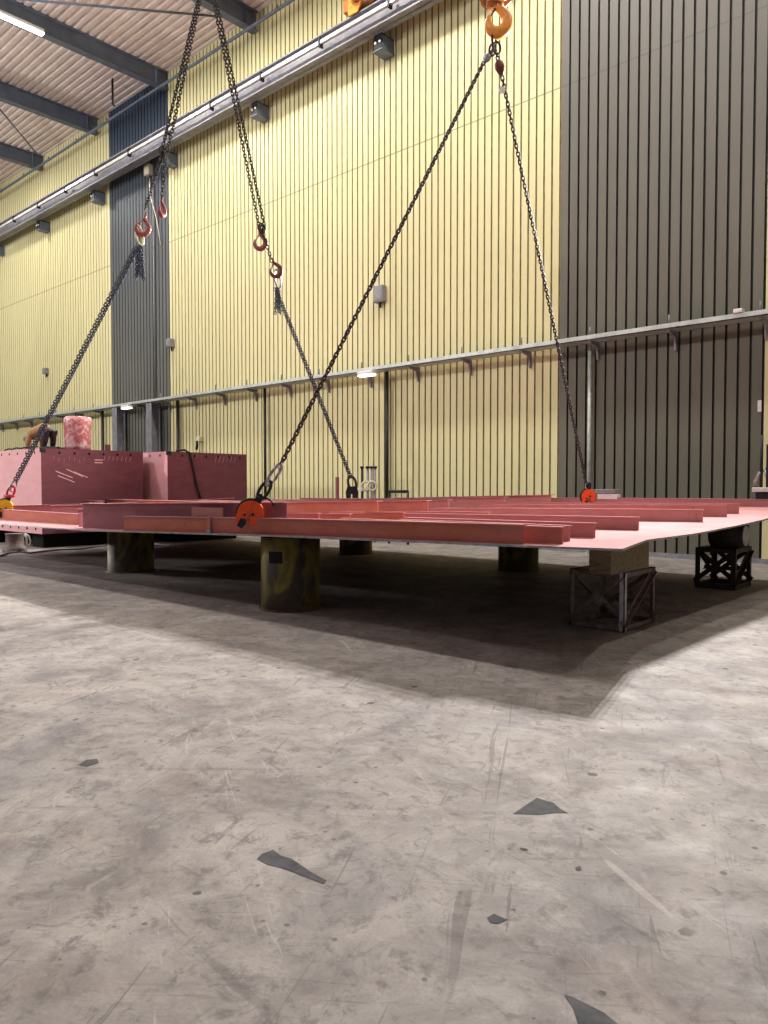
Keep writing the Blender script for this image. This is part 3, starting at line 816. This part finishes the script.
# ------------------------------------------------------------------ worker kneeling on the block
def skin_body(name, joints, bones, parent, mat, levels=2, root=0):
    me = bpy.data.meshes.new(name)
    me.from_pydata([j[0] for j in joints], bones, [])
    o = bpy.data.objects.new(name, me); col.objects.link(o); o.parent = parent
    sm = o.modifiers.new('skin', 'SKIN'); sm.use_smooth_shade = True
    if not me.skin_vertices: 
        bpy.context.view_layer.objects.active = o
    sv = me.skin_vertices[0].data if me.skin_vertices else None
    if sv is None:
        bm = bmesh.new(); bm.from_mesh(me); bm.verts.layers.skin.verify(); bm.to_mesh(me); bm.free(); sv = me.skin_vertices[0].data
    for i, j in enumerate(joints):
        r = j[1]; sv[i].radius = (r, r) if isinstance(r, float) else r
        sv[i].use_root = (i == root)
    ss = o.modifiers.new('sub', 'SUBSURF'); ss.levels = levels; ss.render_levels = levels
    for m in mat: me.materials.append(M[m])
    return o
def worker():
    base = onY(48.5, 447, 8.75); base.z = 2.44
    t = thing('person', 'worker in tan jacket and dark trousers kneeling on the large red block', 'person', tuple(base))
    t.rotation_euler = (0, 0, math.atan2(-.30, -.955))      # local +X = the way the worker faces
    # local frame: +X forward, +Y left side, z up
    J = [((0, 0, .55), (.17, .16)), ((.17, 0, .57), (.15, .15)), ((.36, 0, .50), (.17, .15)), ((.50, 0, .42), (.14, .12)), ((.60, 0, .37), .06), ((.66, 0, .34), .055),
         ((-.02, .11, .50), .10), ((-.03, .13, .30), .085), ((.02, .14, .075), .07), ((-.20, .14, .06), .055), ((-.40, .14, .05), .042), ((-.47, .14, .04), .04),
         ((-.02, -.11, .50), .10), ((-.03, -.13, .30), .085), ((.02, -.14, .075), .07), ((-.20, -.14, .06), .055), ((-.40, -.14, .05), .042), ((-.47, -.14, .04), .04),
         ((.48, .17, .41), .065), ((.50, .20, .24), .05), ((.52, .19, .09), .04), ((.64, .15, .05), .034), ((.75, .11, .045), .028),
         ((.48, -.17, .41), .065), ((.46, -.21, .24), .05), ((.48, -.20, .09), .04), ((.60, -.17, .05), .034), ((.71, -.13, .045), .028)]
    B = [(0,1),(1,2),(2,3),(3,4),(4,5),(0,6),(6,7),(7,8),(8,9),(9,10),(10,11),(0,12),(12,13),(13,14),(14,15),(15,16),(16,17),
         (3,18),(18,19),(19,20),(20,21),(21,22),(3,23),(23,24),(24,25),(25,26),(26,27)]
    body = skin_body('body', J, B, t, ['trouser'])
    # jacket over torso and sleeves
    JJ = [((.02, 0, .58), (.17, .17)), ((.17, 0, .595), (.17, .165)), ((.36, 0, .52), (.19, .165)), ((.51, 0, .43), (.155, .13)), ((.57, 0, .40), (.09, .08)),
          ((.48, .18, .41), .08), ((.50, .21, .24), .065), ((.52, .20, .10), .054), ((.62, .16, .06), .046),
          ((.48, -.18, .41), .08), ((.46, -.22, .24), .065), ((.48, -.21, .10), .054), ((.58, -.18, .06), .046)]
    JB = [(0,1),(1,2),(2,3),(3,4),(3,5),(5,6),(6,7),(7,8),(3,9),(9,10),(10,11),(11,12)]
    skin_body('jacket', JJ, JB, t, ['tan'])
    # head with face, hanging forward and down
    bm = bmesh.new(); bmesh.ops.create_uvsphere(bm, u_segments=24, v_segments=18, radius=1)
    for v in bm.verts:
        x, y, z = v.co
        fx = x * (.105 if x > 0 else .11); w = .078 * (1 - .18*max(0, -z))
        v.co = Vector((fx + (.012 if z < -.2 and x > 0 else 0), y * w, z * .125))
        d = math.hypot(y, z + .05)
        if x > .5 and abs(y) < .22 and -.35 < z < .12: v.co.x += .022*(1 - abs(y)/.22)
        if x > .6 and .15 < abs(y) < .5 and .0 < z < .3: v.co.x -= .01
    hm = Matrix.Translation((.745, 0, .30)) @ Matrix.Rotation(R(52), 4, 'Y')
    bmesh.ops.transform(bm, matrix=hm, verts=bm.verts)
    for f in bm.faces: f.smooth = True
    me = bpy.data.meshes.new('head'); bm.to_mesh(me); bm.free(); me.materials.append(M['skin'])
    o = bpy.data.objects.new('head', me); col.objects.link(o); o.parent = t
    for sgn in (-1, 1):
        mb = MB(); bm2 = mb.bm
        bmesh.ops.create_uvsphere(bm2, u_segments=10, v_segments=8, radius=.012, matrix=hm @ Matrix.Translation((.094, sgn*.03, .015)))
        mb.mi('hole'); e = mb.build('eye'); e.parent = o
        mb = MB(); bmesh.ops.create_uvsphere(mb.bm, u_segments=10, v_segments=8, radius=1, matrix=hm @ Matrix.Translation((0, sgn*.078, 0)) @ Matrix.Diagonal((.02, .012, .032, 1)))
        mb.mi('skin'); e = mb.build('ear'); e.parent = o
    mb = MB(); mb.box((.09, -.025, -.062), (.106, .025, -.054), 'red_hook', mat=hm); e = mb.build('mouth'); e.parent = o
    # knitted cap
    mb = MB()
    bmesh.ops.create_uvsphere(mb.bm, u_segments=24, v_segments=16, radius=1, matrix=hm @ Matrix.Translation((-.012, 0, .025)) @ Matrix.Diagonal((.118, .09, .122, 1)))
    dl = [v for v in mb.bm.verts if (hm.inverted() @ v.co).z < .035 - (hm.inverted() @ v.co).x * -.3 - .0]
    bmesh.ops.delete(mb.bm, geom=dl, context='VERTS')
    for f in mb.bm.faces: f.smooth = True
    mb.mi('helmet'); e = mb.build('cap'); e.parent = t
    # hands: palm and five fingers each
    for sx, (hx, hy) in ((1, (.70, .125)), (-1, (.66, -.15))):
        J2 = [((hx - .06, hy, .05), .03), ((hx, hy, .045), (.038, .018)), ((hx + .03, hy, .04), (.04, .016))]; B2 = [(0,1),(1,2)]
        for k_ in range(4):
            oy = (-.030 + .020*k_); L = (.062, .075, .070, .055)[k_ if sx < 0 else 3 - k_]
            i = len(J2); J2 += [((hx + .045, hy + oy, .042), .0105), ((hx + .045 + L*.55, hy + oy*1.15, .040), .0095), ((hx + .045 + L, hy + oy*1.2, .020), .008)]
            B2 += [(2, i), (i, i+1), (i+1, i+2)]
        i = len(J2); J2 += [((hx - .01, hy - sx*.045, .035), .012), ((hx + .035, hy - sx*.07, .022), .010)]; B2 += [(1, i), (i, i+1)]
        skin_body('hand', J2, B2, t, ['skin'], 1)
    for s_ in (-1, 1):
        mb = MB(); mb.box((-.55, s_*.14 - .048, 0), (-.40, s_*.14 + .048, .10), 'boot', bevel=.03)
        bm3 = mb.build('boot'); bm3.parent = t
worker()

# ------------------------------------------------------------------ lifting gear
def link_mesh(mb, a, b, pitch, w, r, m, seg=10, sides=5, phase=0.0, roll=0.0):
    """real interlocking chain links from a to b"""
    a, b = Vector(a), Vector(b); L = (b - a).length; n = max(1, round(L / pitch)); p = L / n
    t = (b - a).normalized(); up = Vector((0, 0, 1)) if abs(t.z) < .95 else Vector((1, 0, 0))
    s = t.cross(up).normalized(); u = s.cross(t).normalized()
    mi = mb.mi(m)
    hl = p / 2 + r * 1.0      # half length of the centre line, ends interlock
    hw = w / 2 - r
    path = []
    half = seg // 2
    for i in range(seg):
        th = 2 * math.pi * i / seg
        path.append((math.cos(th), math.sin(th)))
    for k_ in range(n):
        c = a + t * (p * (k_ + .5))
        ang = roll + R(40) + (k_ % 2) * R(90)
        d = s * math.cos(ang) + u * math.sin(ang); nn = t.cross(d)
        rings = []
        for (ca, sa) in path:
            ex = (hl - hw) * (1 if ca > .01 else (-1 if ca < -.01 else 0))
            pos = c + t * (ex + hw * ca) + d * (hw * sa)
            outw = (t * ca + d * sa).normalized()
            rings.append([mb.bm.verts.new(pos + (outw * math.cos(2*math.pi*j/sides) + nn * math.sin(2*math.pi*j/sides)) * r) for j in range(sides)])
        for i in range(seg):
            A, B_ = rings[i], rings[(i+1) % seg]
            for j in range(sides):
                f = mb.bm.faces.new((A[j], A[(j+1) % sides], B_[(j+1) % sides], B_[j])); f.material_index = mi; f.smooth = True
VIEW = Matrix(((cy_, -sy_, 0), (sy_, cy_, 0), (0, 0, 1)))   # columns handled below
def face_cam(loc, roll=0.0, yaw=0.0, sc=1.0):
    """upright frame whose X runs across the hall diagonally, for flat fittings"""
    return Matrix.Translation(loc) @ Matrix.Rotation(YAW + yaw, 4, 'Z') @ Matrix.Rotation(roll, 4, 'Y') @ Matrix.Scale(sc, 4)
def ring_path(mat, rx, rz, n=16, a0=0, a1=360):
    return [mat @ Vector((rx*math.sin(R(a0 + (a1 - a0)*i/n)), 0, rz*math.cos(R(a0 + (a1 - a0)*i/n)))) for i in range(n + (0 if a1 - a0 == 360 else 1))]
def hook_curve(mat, s, m, name, parent, latch='shackle', flip=1):
    """open lifting hook: shank on top, bowl, tip"""
    pts = [(0, .55), (0, .42), (.02, .32), (.14, .22), (.24, .08), (.25, -.08), (.17, -.23), (.02, -.30), (-.13, -.25), (-.21, -.12), (-.20, .02), (-.17, .10)]
    rad = [.05, .055, .07, .085, .10, .11, .115, .11, .095, .075, .05, .02]
    # smooth it
    P = []; Q = []
    n = len(pts)
    for i in range(n - 1):
        p0 = Vector(pts[max(i-1, 0)]); p1 = Vector(pts[i]); p2 = Vector(pts[i+1]); p3 = Vector(pts[min(i+2, n-1)])
        for k_ in range(3):
            f = k_ / 3
            q = .5*((2*p1) + (p2 - p0)*f + (2*p0 - 5*p1 + 4*p2 - p3)*f*f + (3*p1 - p0 - 3*p2 + p3)*f**3)
            P.append(q); Q.append(rad[i] + (rad[i+1] - rad[i])*f)
    P.append(Vector(pts[-1])); Q.append(rad[-1])
    fat = 1.3 if name == 'hook' else 1.0
    mb = MB(); mb.tube([mat @ Vector((flip*q.x*s, 0, q.y*s)) for q in P], [q*s*fat for q in Q], m, 12)
    o = mb.build(name, parent)
    if latch:
        mb = MB()
        a = mat @ Vector((flip*.01*s, 0, .36*s)); b = mat @ Vector((flip*-.16*s, 0, .06*s))
        mb.tube([a, b], [.035*s, .02*s], latch, 8); l = mb.build('latch', parent)
    return o

# --- crane hook 1
H1 = onY(496, 14, 9.3)          # throat area of the hook
t = thing('crane_hook', 'big ochre crane hook with its block at the top of the photo', 'crane hook', tuple(H1))
mat = face_cam(onY(497, 20, 9.3), yaw=R(8))
hook_curve(mat, .60, 'hook_org', 'hook', t, 'brown_hook')
mb = MB(); bb = onY(495, 0, 9.3)
mm = face_cam(bb)
poly = [(-.19, .02), (-.10, -.07), (.13, -.07), (.25, .04), (.30, .3), (.30, .75), (.20, .9), (-.20, .9), (-.29, .75), (-.29, .3)]
mb.prism(poly, mm @ Matrix.Translation((0, -.11, 0)), .05, 'block_org'); mb.prism(poly, mm @ Matrix.Translation((0, .11, 0)), .05, 'block_org')
mb.build('hook_block', t)
mb = MB(); mb.tube([mm @ Vector((0, -.09, .5)), mm @ Vector((0, .09, .5))], .24, 'dark', 24); mb.build('sheave', t)
mb = MB(); mb.tube([mm @ Vector((-.12, 0, -.03)), mm @ Vector((.12, 0, -.03))], .07, 'block_org', 12); mb.build('swivel_nut', t)
for dx, dy in ((-.2, -.05), (.2, -.05), (-.2, .05), (.2, .05)):
    mb = MB(); a = mm @ Vector((dx, dy, .5)); mb.cyl(a, (a.x, a.y, 15.2), .012, 'dark', 6); mb.build('wire_rope', t)

# --- sling 1
S0 = onY(493.5, 36, 9.3); S1 = onY(493.5, 52, 9.3)
C1 = onY(281, 464, 5.98)       # above near orange clamp
C2 = onY(587, 487, 12.75)      # above far orange clamp
t = thing('chain_sling', 'rusty two-leg chain sling hanging from the ochre crane hook', 'chain sling', tuple(S0))
mb = MB(); mat = face_cam(onY(494, 39, 9.3), yaw=R(60)); mb.tube(ring_path(mat, .075, .14, 20), .018, 'chain', 8, closed=True); mb.build('master_link', t)
for dx, yw in ((-.035, 20), (.04, -20)):
    mb = MB(); mat = face_cam(onY(494.5, 49, 9.3) + Vector((dx, 0, 0)), yaw=R(yw), roll=R(-dx*300)); mb.tube(ring_path(mat, .05, .09, 16), .015, 'chain_dk', 8, closed=True); mb.build('coupling_link', t)
def clutch(p, q, m, nm='shortening_clutch', s=1.0):
    """flat forged fitting between two points"""
    p, q = Vector(p), Vector(q); d = (q - p).normalized(); mb = MB(); L = (q - p).length
    pts = [p, p + d*L*.2, p + d*L*.5, p + d*L*.75, q]; mb.tube(pts, [.02*s, .05*s, .055*s, .04*s, .015*s], m, 10)
    return mb.build(nm, t)
A1 = onY(489, 55, 9.2); A2 = onY(484, 62, 9.1)
clutch(A1, A2, 'shackle'); 
B1_ = onY(498, 60, 9.35); B2_ = onY(502, 76, 9.4)
clutch(B1_, B2_, 'brown_hook', s=1.3)
mb = MB(); link_mesh(mb, onY(493, 50, 9.3), A1, .05, .056, .0085, 'chain'); mb.build('top_chain', t); mb = MB(); link_mesh(mb, A2, C1, .058, .070, .0115, 'chain'); mb.build('near_chain_leg', t)
mb = MB(); link_mesh(mb, onY(495, 50, 9.3), B1_, .05, .056, .0085, 'chain_dk'); mb.build('top_chain', t); mb = MB(); link_mesh(mb, B2_, C2, .058, .066, .0105, 'chain_dk'); mb.build('far_chain_leg', t)
mb = MB(); mat = face_cam(onY(502, 90, 9.42)); mb.prism([(-.03, .05), (.03, .05), (.05, 0), (.03, -.05), (-.03, -.05), (-.05, 0)], mat, .008, 'white'); mb.build('identity_tag', t)
# lower connectors on the near leg
d = (C1 - onY(250, 512, 5.87)).normalized()
P0 = C1; P1 = onY(251.5, 505, 5.85)

def clamp(loc, s, roll, lb, mbody, mcheek, yaw=0.0):
    t = thing('lifting_clamp', lb, 'lifting clamp', tuple(loc))
    m = face_cam(loc, roll, yaw)
    # disc body with jaw slot open at the bottom
    out = []
    for i in range(33):
        a = R(-112 + (224 + 0) * i / 32)
        out.append((s*math.sin(a), s*math.cos(a)))
    # right foot, slot, left jaw
    out += [(s*.55, -s*.75), (s*.22, -s*.62), (s*.14, -s*.05), (s*.02, s*.10), (-s*.10, -s*.02), (-s*.20, -s*.9), (-s*.55, -s*1.05), (-s*.85, -s*.85)]
    mb = MB(); mb.prism(out, m, .07, mbody); mb.build('clamp_body', t)
    mb = MB()
    pts = []
    for i in range(20):
        a = R(-150 + 150*i/19); pts.append(m @ Vector((s*1.06*math.sin(a), 0, s*1.06*math.cos(a))))
    mb.tube(pts, .022, mcheek, 6); mb.build('cheek_strap', t)
    mb = MB(); mb.prism([(-s*.50, -s*.6), (-s*.22, -s*.5), (-s*.02, -s*.85), (-s*.1, -s*1.25), (-s*.5, -s*1.2)], m, .09, mcheek); mb.build('cam_jaw', t)
    for px_, pz_ in ((.18, .05), (-.35, -.25)):
        mb = MB(); mb.tube([m @ Vector((s*px_, -.05, s*pz_)), m @ Vector((s*px_, .05, s*pz_))], s*.10, 'dark', 10); mb.build('pivot_pin', t)
    mb = MB(); mb.prism([(-s*.28, s*.75), (s*.28, s*.75), (s*.24, s*1.5), (0, s*1.7), (-s*.24, s*1.5)], m, .035, mcheek); mb.build('lifting_eye', t)
    return t, m
t1, m1 = clamp(onY(251, 514, 5.77), .168, R(28), 'orange plate clamp gripping the near girder below the rusty chain', 'orange', 'dark')
# shackle and hooks of near leg
t = thing('shackle', 'worn grey shackle and hook between the rusty chain and the near orange clamp', 'shackle', tuple(C1))
q = m1 @ Vector((0, 0, .23)); e = C1 + (C1 - onY(340, 345, 7.0)).normalized() * 0.0
dirv = (C1 - q)
mb = MB()
ax = dirv.normalized(); sd = Vector((cy_, sy_, 0)); sd = (sd - ax*sd.dot(ax)).normalized()
L = dirv.length
def pth(c, rl, rw, side, n=18): return [c + ax*(rl*math.cos(2*math.pi*i/n)) + side*(rw*math.sin(2*math.pi*i/n)) for i in range(n)]
mb.tube(pth(q + ax*L*.22, L*.27, .055, sd), .02, 'dark', 8, closed=True); mb.build('bow', t)
mb = MB(); mb.tube(pth(q + ax*L*.68, L*.33, .045, (ax.cross(sd)*.5 + sd*.85).normalized()), .02, 'shackle', 8, closed=True); mb.build('hook_eye', t)
mb = MB(); mb.tube([q - sd*.06, q + sd*.06], .018, 'shackle', 8); mb.build('pin', t)
mb = MB(); g = q + ax*.02 + sd*.05; mb.tube([g, g + sd*.06 + Vector((0, 0, .03)), g + sd*.12 + Vector((0, 0, .02)), g + sd*.14 - Vector((0, 0, .02))], .012, 'dark', 6); mb.build('hook_tip', t)

t2, m2 = clamp(onY(588.5, 496.5, 12.74), .135, 0, 'orange plate clamp gripping the far edge below the right chain', 'orange', 'dark')
t = thing('shackle', 'small grey shackle above the far orange clamp', 'shackle', tuple(C2))
mb = MB(); q = m2 @ Vector((0, 0, .2)); mb.tube(ring_path(face_cam((q + C2)/2, yaw=R(30)), .05, (C2 - q).length/2 + .05, 16), .018, 'shackle', 8, closed=True); mb.build('bow', t)
mb = MB(); mb.tube(ring_path(face_cam(q, yaw=R(30)), .05, .05, 16), .016, 'dark', 8, closed=True); mb.build('pin_ring', t)

# --- sling 2
HK = onY(206, -26, 9.5)
t = thing('chain_sling', 'dark four-strand chain sling with red hooks dropping from above the photo on the left', 'chain sling', tuple(HK))
mb = MB(); mat = face_cam(HK + Vector((0, 0, .14))); mb.tube(ring_path(mat, .09, .17, 20), .022, 'chain_dk', 8, closed=True); mb.build('master_link', t)
JL = onY(163, 152, 8.6); JR = onY(262, 229, 10.6)
CW, CP, CR = .082, .072, .0125
mb = MB()
so = Vector((cy_, sy_, 0))
link_mesh(mb, HK - so*.04, JL - so*.03, CP, CW, CR, 'chain_dk'); link_mesh(mb, HK + so*.0, JL + so*.09, CP, CW, CR, 'chain_dk', roll=.5)
RHL = onY(145, 210, 8.1)
link_mesh(mb, JL, RHL, CP, CW, CR, 'chain_dk')
TL = onY(162, 199, 8.6)
link_mesh(mb, JL + so*.05, TL, CP, CW, CR, 'chain_dk'); mb.build('left_chain_leg', t)
mb = MB()
link_mesh(mb, HK + so*.04, JR - so*.05, CP, CW, CR, 'chain_dk'); link_mesh(mb, HK + so*.1, JR + so*.07, CP, CW, CR, 'chain_dk', roll=.5)
RHR = onY(272, 262, 10.8); TR = onY(261, 233, 10.6)
link_mesh(mb, JR, RHR, CP, CW, CR, 'chain_dk'); mb.build('right_chain_leg', t)
# joint clusters where strands meet
for J_ in (JL, JR):
    mb = MB()
    for k_ in range(3):
        mat = face_cam(J_ + Vector((.03*(k_-1), 0, -.05*k_ + .04)), yaw=R(60*k_), roll=R(20*k_)); mb.tube(ring_path(mat, .065, .085, 14), .02, 'chain_dk', 7, closed=True)
    mb.build('shortening_clutch', t)
# hooks
hook_curve(face_cam(onY(142, 227, 8.0), yaw=R(25), roll=R(16)), .50, 'red_hook', 'sling_hook', t, 'red_hook')
hook_curve(face_cam(onY(161.5, 209, 8.6), yaw=R(75)), .44, 'red_hook', 'sling_hook', t, None)
hook_curve(face_cam(onY(259.5, 242, 10.6), yaw=R(10)), .50, 'red_hook', 'sling_hook', t, 'red_hook')
hook_curve(face_cam(onY(275, 270, 10.8), yaw=R(10), roll=R(-12)), .48, 'brown_hook', 'sling_hook', t, 'brown_hook')

# --- blue grey chains below
def lower_sling(top, bag_to, end, lb, spread, ring_m, bag_w, p=.056, w=.064, r=.0105, m='chain_gr'):
    t = thing('chain_sling', lb, 'chain sling', tuple(top))
    mb = MB(); mat = face_cam(top + Vector((0, 0, .05)), yaw=R(20), roll=R(-10)); mb.tube(ring_path(mat, .065, .20, 18), .022, ring_m, 8, closed=True); mb.build('top_shackle', t)
    st = top + Vector((0, 0, -.16))
    mb = MB()
    link_mesh(mb, st - so*spread - so*.03, end - so*spread*.6, p, w, r, m)
    link_mesh(mb, st - so*.03 + so*spread*.4, end + so*spread*.6, p, w, r, m, roll=.7); mb.build('chain_leg', t)
    # gathered slack chain hanging in a bunch
    mb = MB(); L = st.z - bag_to.z
    for k_ in range(5):
        a = R(72*k_); off = (so*math.cos(a) + Vector((-sy_, cy_, 0))*math.sin(a)) * bag_w
        link_mesh(mb, st + off*.5, Vector((st.x, st.y, bag_to.z + .06*(k_ % 3))) + off*.9, p*.9, w, r, m, roll=.6*k_)
    mb.build('gathered_chain', t)
    return t
EL = onY(15, 482, 6.75)
topL = onY(139.5, 238, 7.95)
lower_sling(topL, onY(139.5, 280, 7.95), EL, 'blue grey chain with gathered slack under the left red hook, reaching the yellow clamp', .05, 'brass', .085, .062, .074, .012)
topR = onY(277.5, 281, 10.85)
ER = onY(351, 478, 12.6)
lower_sling(topR, onY(279, 314, 10.85), ER, 'blue grey chain with gathered slack hanging behind the rusty chain to the far edge', .035, 'shackle', .065)
# left yellow clamp
tL, mL = clamp(onY(5, 508, 6.55), .185, R(20), 'yellow plate clamp gripping the panel at the left edge', 'yellow', 'dark')
t = thing('shackle', 'red and grey shackle above the yellow clamp at the left edge', 'shackle', tuple(EL))
q = mL @ Vector((0, 0, .27))
mb = MB(); mb.tube(ring_path(face_cam(q + (EL - q)*.3, roll=R(25), yaw=R(10)), .07, .13, 18), .024, 'red', 8, closed=True); mb.build('bow', t)
mb = MB(); mb.tube(ring_path(face_cam(q + (EL - q)*.75, roll=R(25), yaw=R(60)), .06, .13, 18), .02, 'shackle', 8, closed=True); mb.build('grey_link', t)
mb = MB(); mb.tube([q - so*.11, q + so*.11], .03, 'red', 8); mb.build('pin', t)
# far shackle
t = thing('lifting_clamp', 'small dark clamp at the far edge under the crossing blue grey chain', 'lifting clamp', tuple(ER))
mb = MB(); mb.tube(ring_path(face_cam(onY(352, 483, 12.6), roll=R(-15)), .09, .16, 18), .03, 'chain', 8, closed=True); mb.build('bow', t)
cc = onY(352.5, 492, 12.6)
mb = MB(); mb.prism([(-.12, .12), (.10, .14), (.14, -.02), (.10, -.22), (.02, -.22), (0, -.05), (-.03, -.05), (-.05, -.22), (-.14, -.22), (-.16, 0)], face_cam(cc), .07, 'dark'); mb.build('clamp_body', t)
# third clamp on far right edge with hoist
c = onY(765, 495, 12.9)
t = thing('lifting_clamp', 'dark clamp with white plate on the panel at the right edge', 'lifting clamp', tuple(c))
mb = MB(); mb.box((c.x - .12, 12.8, c.z - .12), (c.x + .5, 12.95, c.z + .05), 'dark', bevel=.02); mb.build('clamp_body', t)
mb = MB(); mb.box((c.x - .16, 12.76, c.z + .05), (c.x + .5, 12.98, c.z + .12), 'white', bevel=.01); mb.build('top_plate', t)
mb = MB(); mb.tube([c + Vector((-.18, 0, .15)), c + Vector((-.08, 0, .35)), c + Vector((0, 0, .42)), c + Vector((.05, 0, .2))], .03, 'shackle', 8); mb.build('handle', t)
mb = MB(); mb.cyl(c + Vector((-.06, 0, .1)), c + Vector((-.06, 0, .95)), .025, 'dark', 8); mb.build('upright_rod', t)
for f_ in (0,):
    mb = MB(); mb.box((c.x + .02, 12.86, c.z + .1), (c.x + .12, 12.93, c.z + .8), 'dark'); mb.build('back_post', t)

# ------------------------------------------------------------------ small items at the far side
# pipe rack
t = thing('pipe_stand', 'small black pipe stand against the yellow wall behind the panel', 'pipe stand', tuple(onY(368, 540, 14.9)))
for px in (362, 367.5, 371.5, 375):
    a = onY(px, 468.5, 14.9)
    mb = MB(); mb.cyl((a.x, 14.9, 0), (a.x, 14.9, a.z), .03, 'grey_steel' if px > 364 else 'dark', 8); mb.cyl((a.x, 14.9, a.z), (a.x, 14.9, a.z + .06), .055, 'dark', 8); mb.build('standpipe', t)
for px in (366, 372):
    a = onY(px, 486, 14.8); mb = MB(); mb.tube(ring_path(face_cam(a), .12, .12, 14), .03, 'cream', 8, closed=True); mb.build('valve_wheel', t)
a = onY(361, 489, 14.8); mb = MB(); mb.box((a.x - .1, 14.75, a.z - .05), (a.x + .1, 14.85, a.z + .03), 'white'); mb.build('white_cap', t)
# flat pipe offcut behind
a = onY(389, 491.5, 14.9); b = onY(408, 491.5, 14.9)
mb = MB(); mb.tube([(a.x, 14.9, a.z), (b.x, 14.9, b.z)], .04, 'dark', 8); mb.tube([(a.x, 14.9, 0), (a.x, 14.9, a.z)], .03, 'dark', 8); mb.tube([(b.x, 14.9, 0), (b.x, 14.9, b.z)], .03, 'dark', 8)
tag(origin(mb.build('hand_rail'), (a.x, 14.9, 0)), 'low dark handrail in front of the yellow wall behind the panel', 'handrail')
# grey tool case at far edge
a = onY(595, 498, 12.9); b = onY(620, 498, 12.9); z0 = Zp(a.x, 12.8) + .21
t = thing('tool_case', 'grey and white tool case lying on the far edge right of the orange clamp', 'tool case', ((a.x + b.x)/2, 12.85, z0))
z0 = onY(607, 498, 12.9).z
for f_ in (0,):
    mb = MB(); mb.box((a.x + .1, 12.78, z0 - .02), (b.x, 12.93, z0 + .07), 'white', bevel=.01); mb.build('case_body', t)
    mb = MB(); mb.box((a.x - .05, 12.78, z0 + .075), (b.x - .03, 12.94, z0 + .16), 'grey_steel', bevel=.01); mb.build('lid', t)

# ------------------------------------------------------------------ camera
cam = bpy.data.cameras.new('camera'); co = bpy.data.objects.new('camera', cam); col.objects.link(co)
co.location = (0, 0, CAM_H); co.rotation_euler = (R(90) - PITCH, 0, YAW)
cam.sensor_fit = 'VERTICAL'; cam.sensor_height = 36; cam.lens = 36 * FPX / 1024
cam.clip_end = 300
scene.camera = co

# ------------------------------------------------------------------ light
w = bpy.data.worlds.new('hall_ambient'); scene.world = w; w.use_nodes = True
w.node_tree.nodes['Background'].inputs[0].default_value = (0.92, 0.94, 1.0, 1)
w.node_tree.nodes['Background'].inputs[1].default_value = 0.20
def area(loc, tgt, sx, sy, p, c=(1, .95, .88)):
    l = bpy.data.lights.new('high_bay', 'AREA'); l.shape = 'RECTANGLE'; l.size = sx; l.size_y = sy; l.energy = p; l.color = c
    o = bpy.data.objects.new('high_bay', l); col.objects.link(o); o.location = loc
    d = Vector(tgt) - Vector(loc); o.rotation_euler = d.to_track_quat('-Z', 'Y').to_euler(); return o
def spot(loc, tgt, p, ang, rad, c=(1, .965, .93), blend=.5):
    l = bpy.data.lights.new('added_spot', 'SPOT'); l.energy = p; l.spot_size = R(ang); l.spot_blend = blend; l.shadow_soft_size = rad; l.color = c  # helper spots added for their effect, no fixtures stand there
    o = bpy.data.objects.new('added_spot', l); col.objects.link(o); o.location = loc
    d = Vector(tgt) - Vector(loc); o.rotation_euler = d.to_track_quat('-Z', 'Y').to_euler(); return o
for x, p in ((-46, 5600), (-34, 5300), (-23, 4400), (-12, 3700), (-1, 3700)):
    spot((x, -5.0, 15.6), (x - 1, 15.8, 9.0), p, 61, .3, blend=.6)  # added wall wash from overhead, brightens the cladding
for x in (-35.7, -25.1, -19.3, -14.6, -9.3, -4.0, 1.5):
    area((x, 11.9, 16.05), (x, 11.9, 0), .3, 1.2, 480)
for loc, tg, p, a_ in (((-15.0, 15.0, 7.4), (-14, -5, 0), 12000, 80), ((-23.0, 15.0, 7.4), (-18, -5, 0), 9000, 60)):
    spot(loc, tg, p, a_, 0.0, blend=1.0)  # added sizeless spots, brighten the left floor and throw the panel shadow forward
spot((-30, -12, 13), (-19.5, 7, 1.5), 12000, 42, .3, blend=1)  # added spot to brighten the front faces of the red blocks
spot((-34, -1, 3.2), (-12.5, 7.4, 0), 11000, 9.5, .15, blend=.6)  # added narrow beam for the lit floor patch under the panel's left end
def fill_point(loc, p, r=.3):
    l = bpy.data.lights.new('fill_point', 'POINT'); l.energy = p; l.shadow_soft_size = r; l.color = (.97, .97, 1)  # unseen fill light, added to lift the ceiling, beams and upper wall
    o = bpy.data.objects.new('fill_point', l); col.objects.link(o); o.location = loc
for i in range(3):
    for j in range(3):
        spot((-5.75 + .28*i, 15.0 - .1*j, 7.15 + .32*j), (-5.5, -6, 0), 1500, 112, 0.0, blend=1.0)  # added cluster of sizeless spots, shapes the front edge of the panel shadow
fill_point((-22, 2, 12.0), 1600); fill_point((-36, 2, 12.5), 2000)

scene.view_settings.view_transform = 'Standard'
scene.view_settings.look = 'None'
scene.view_settings.exposure = 0.0
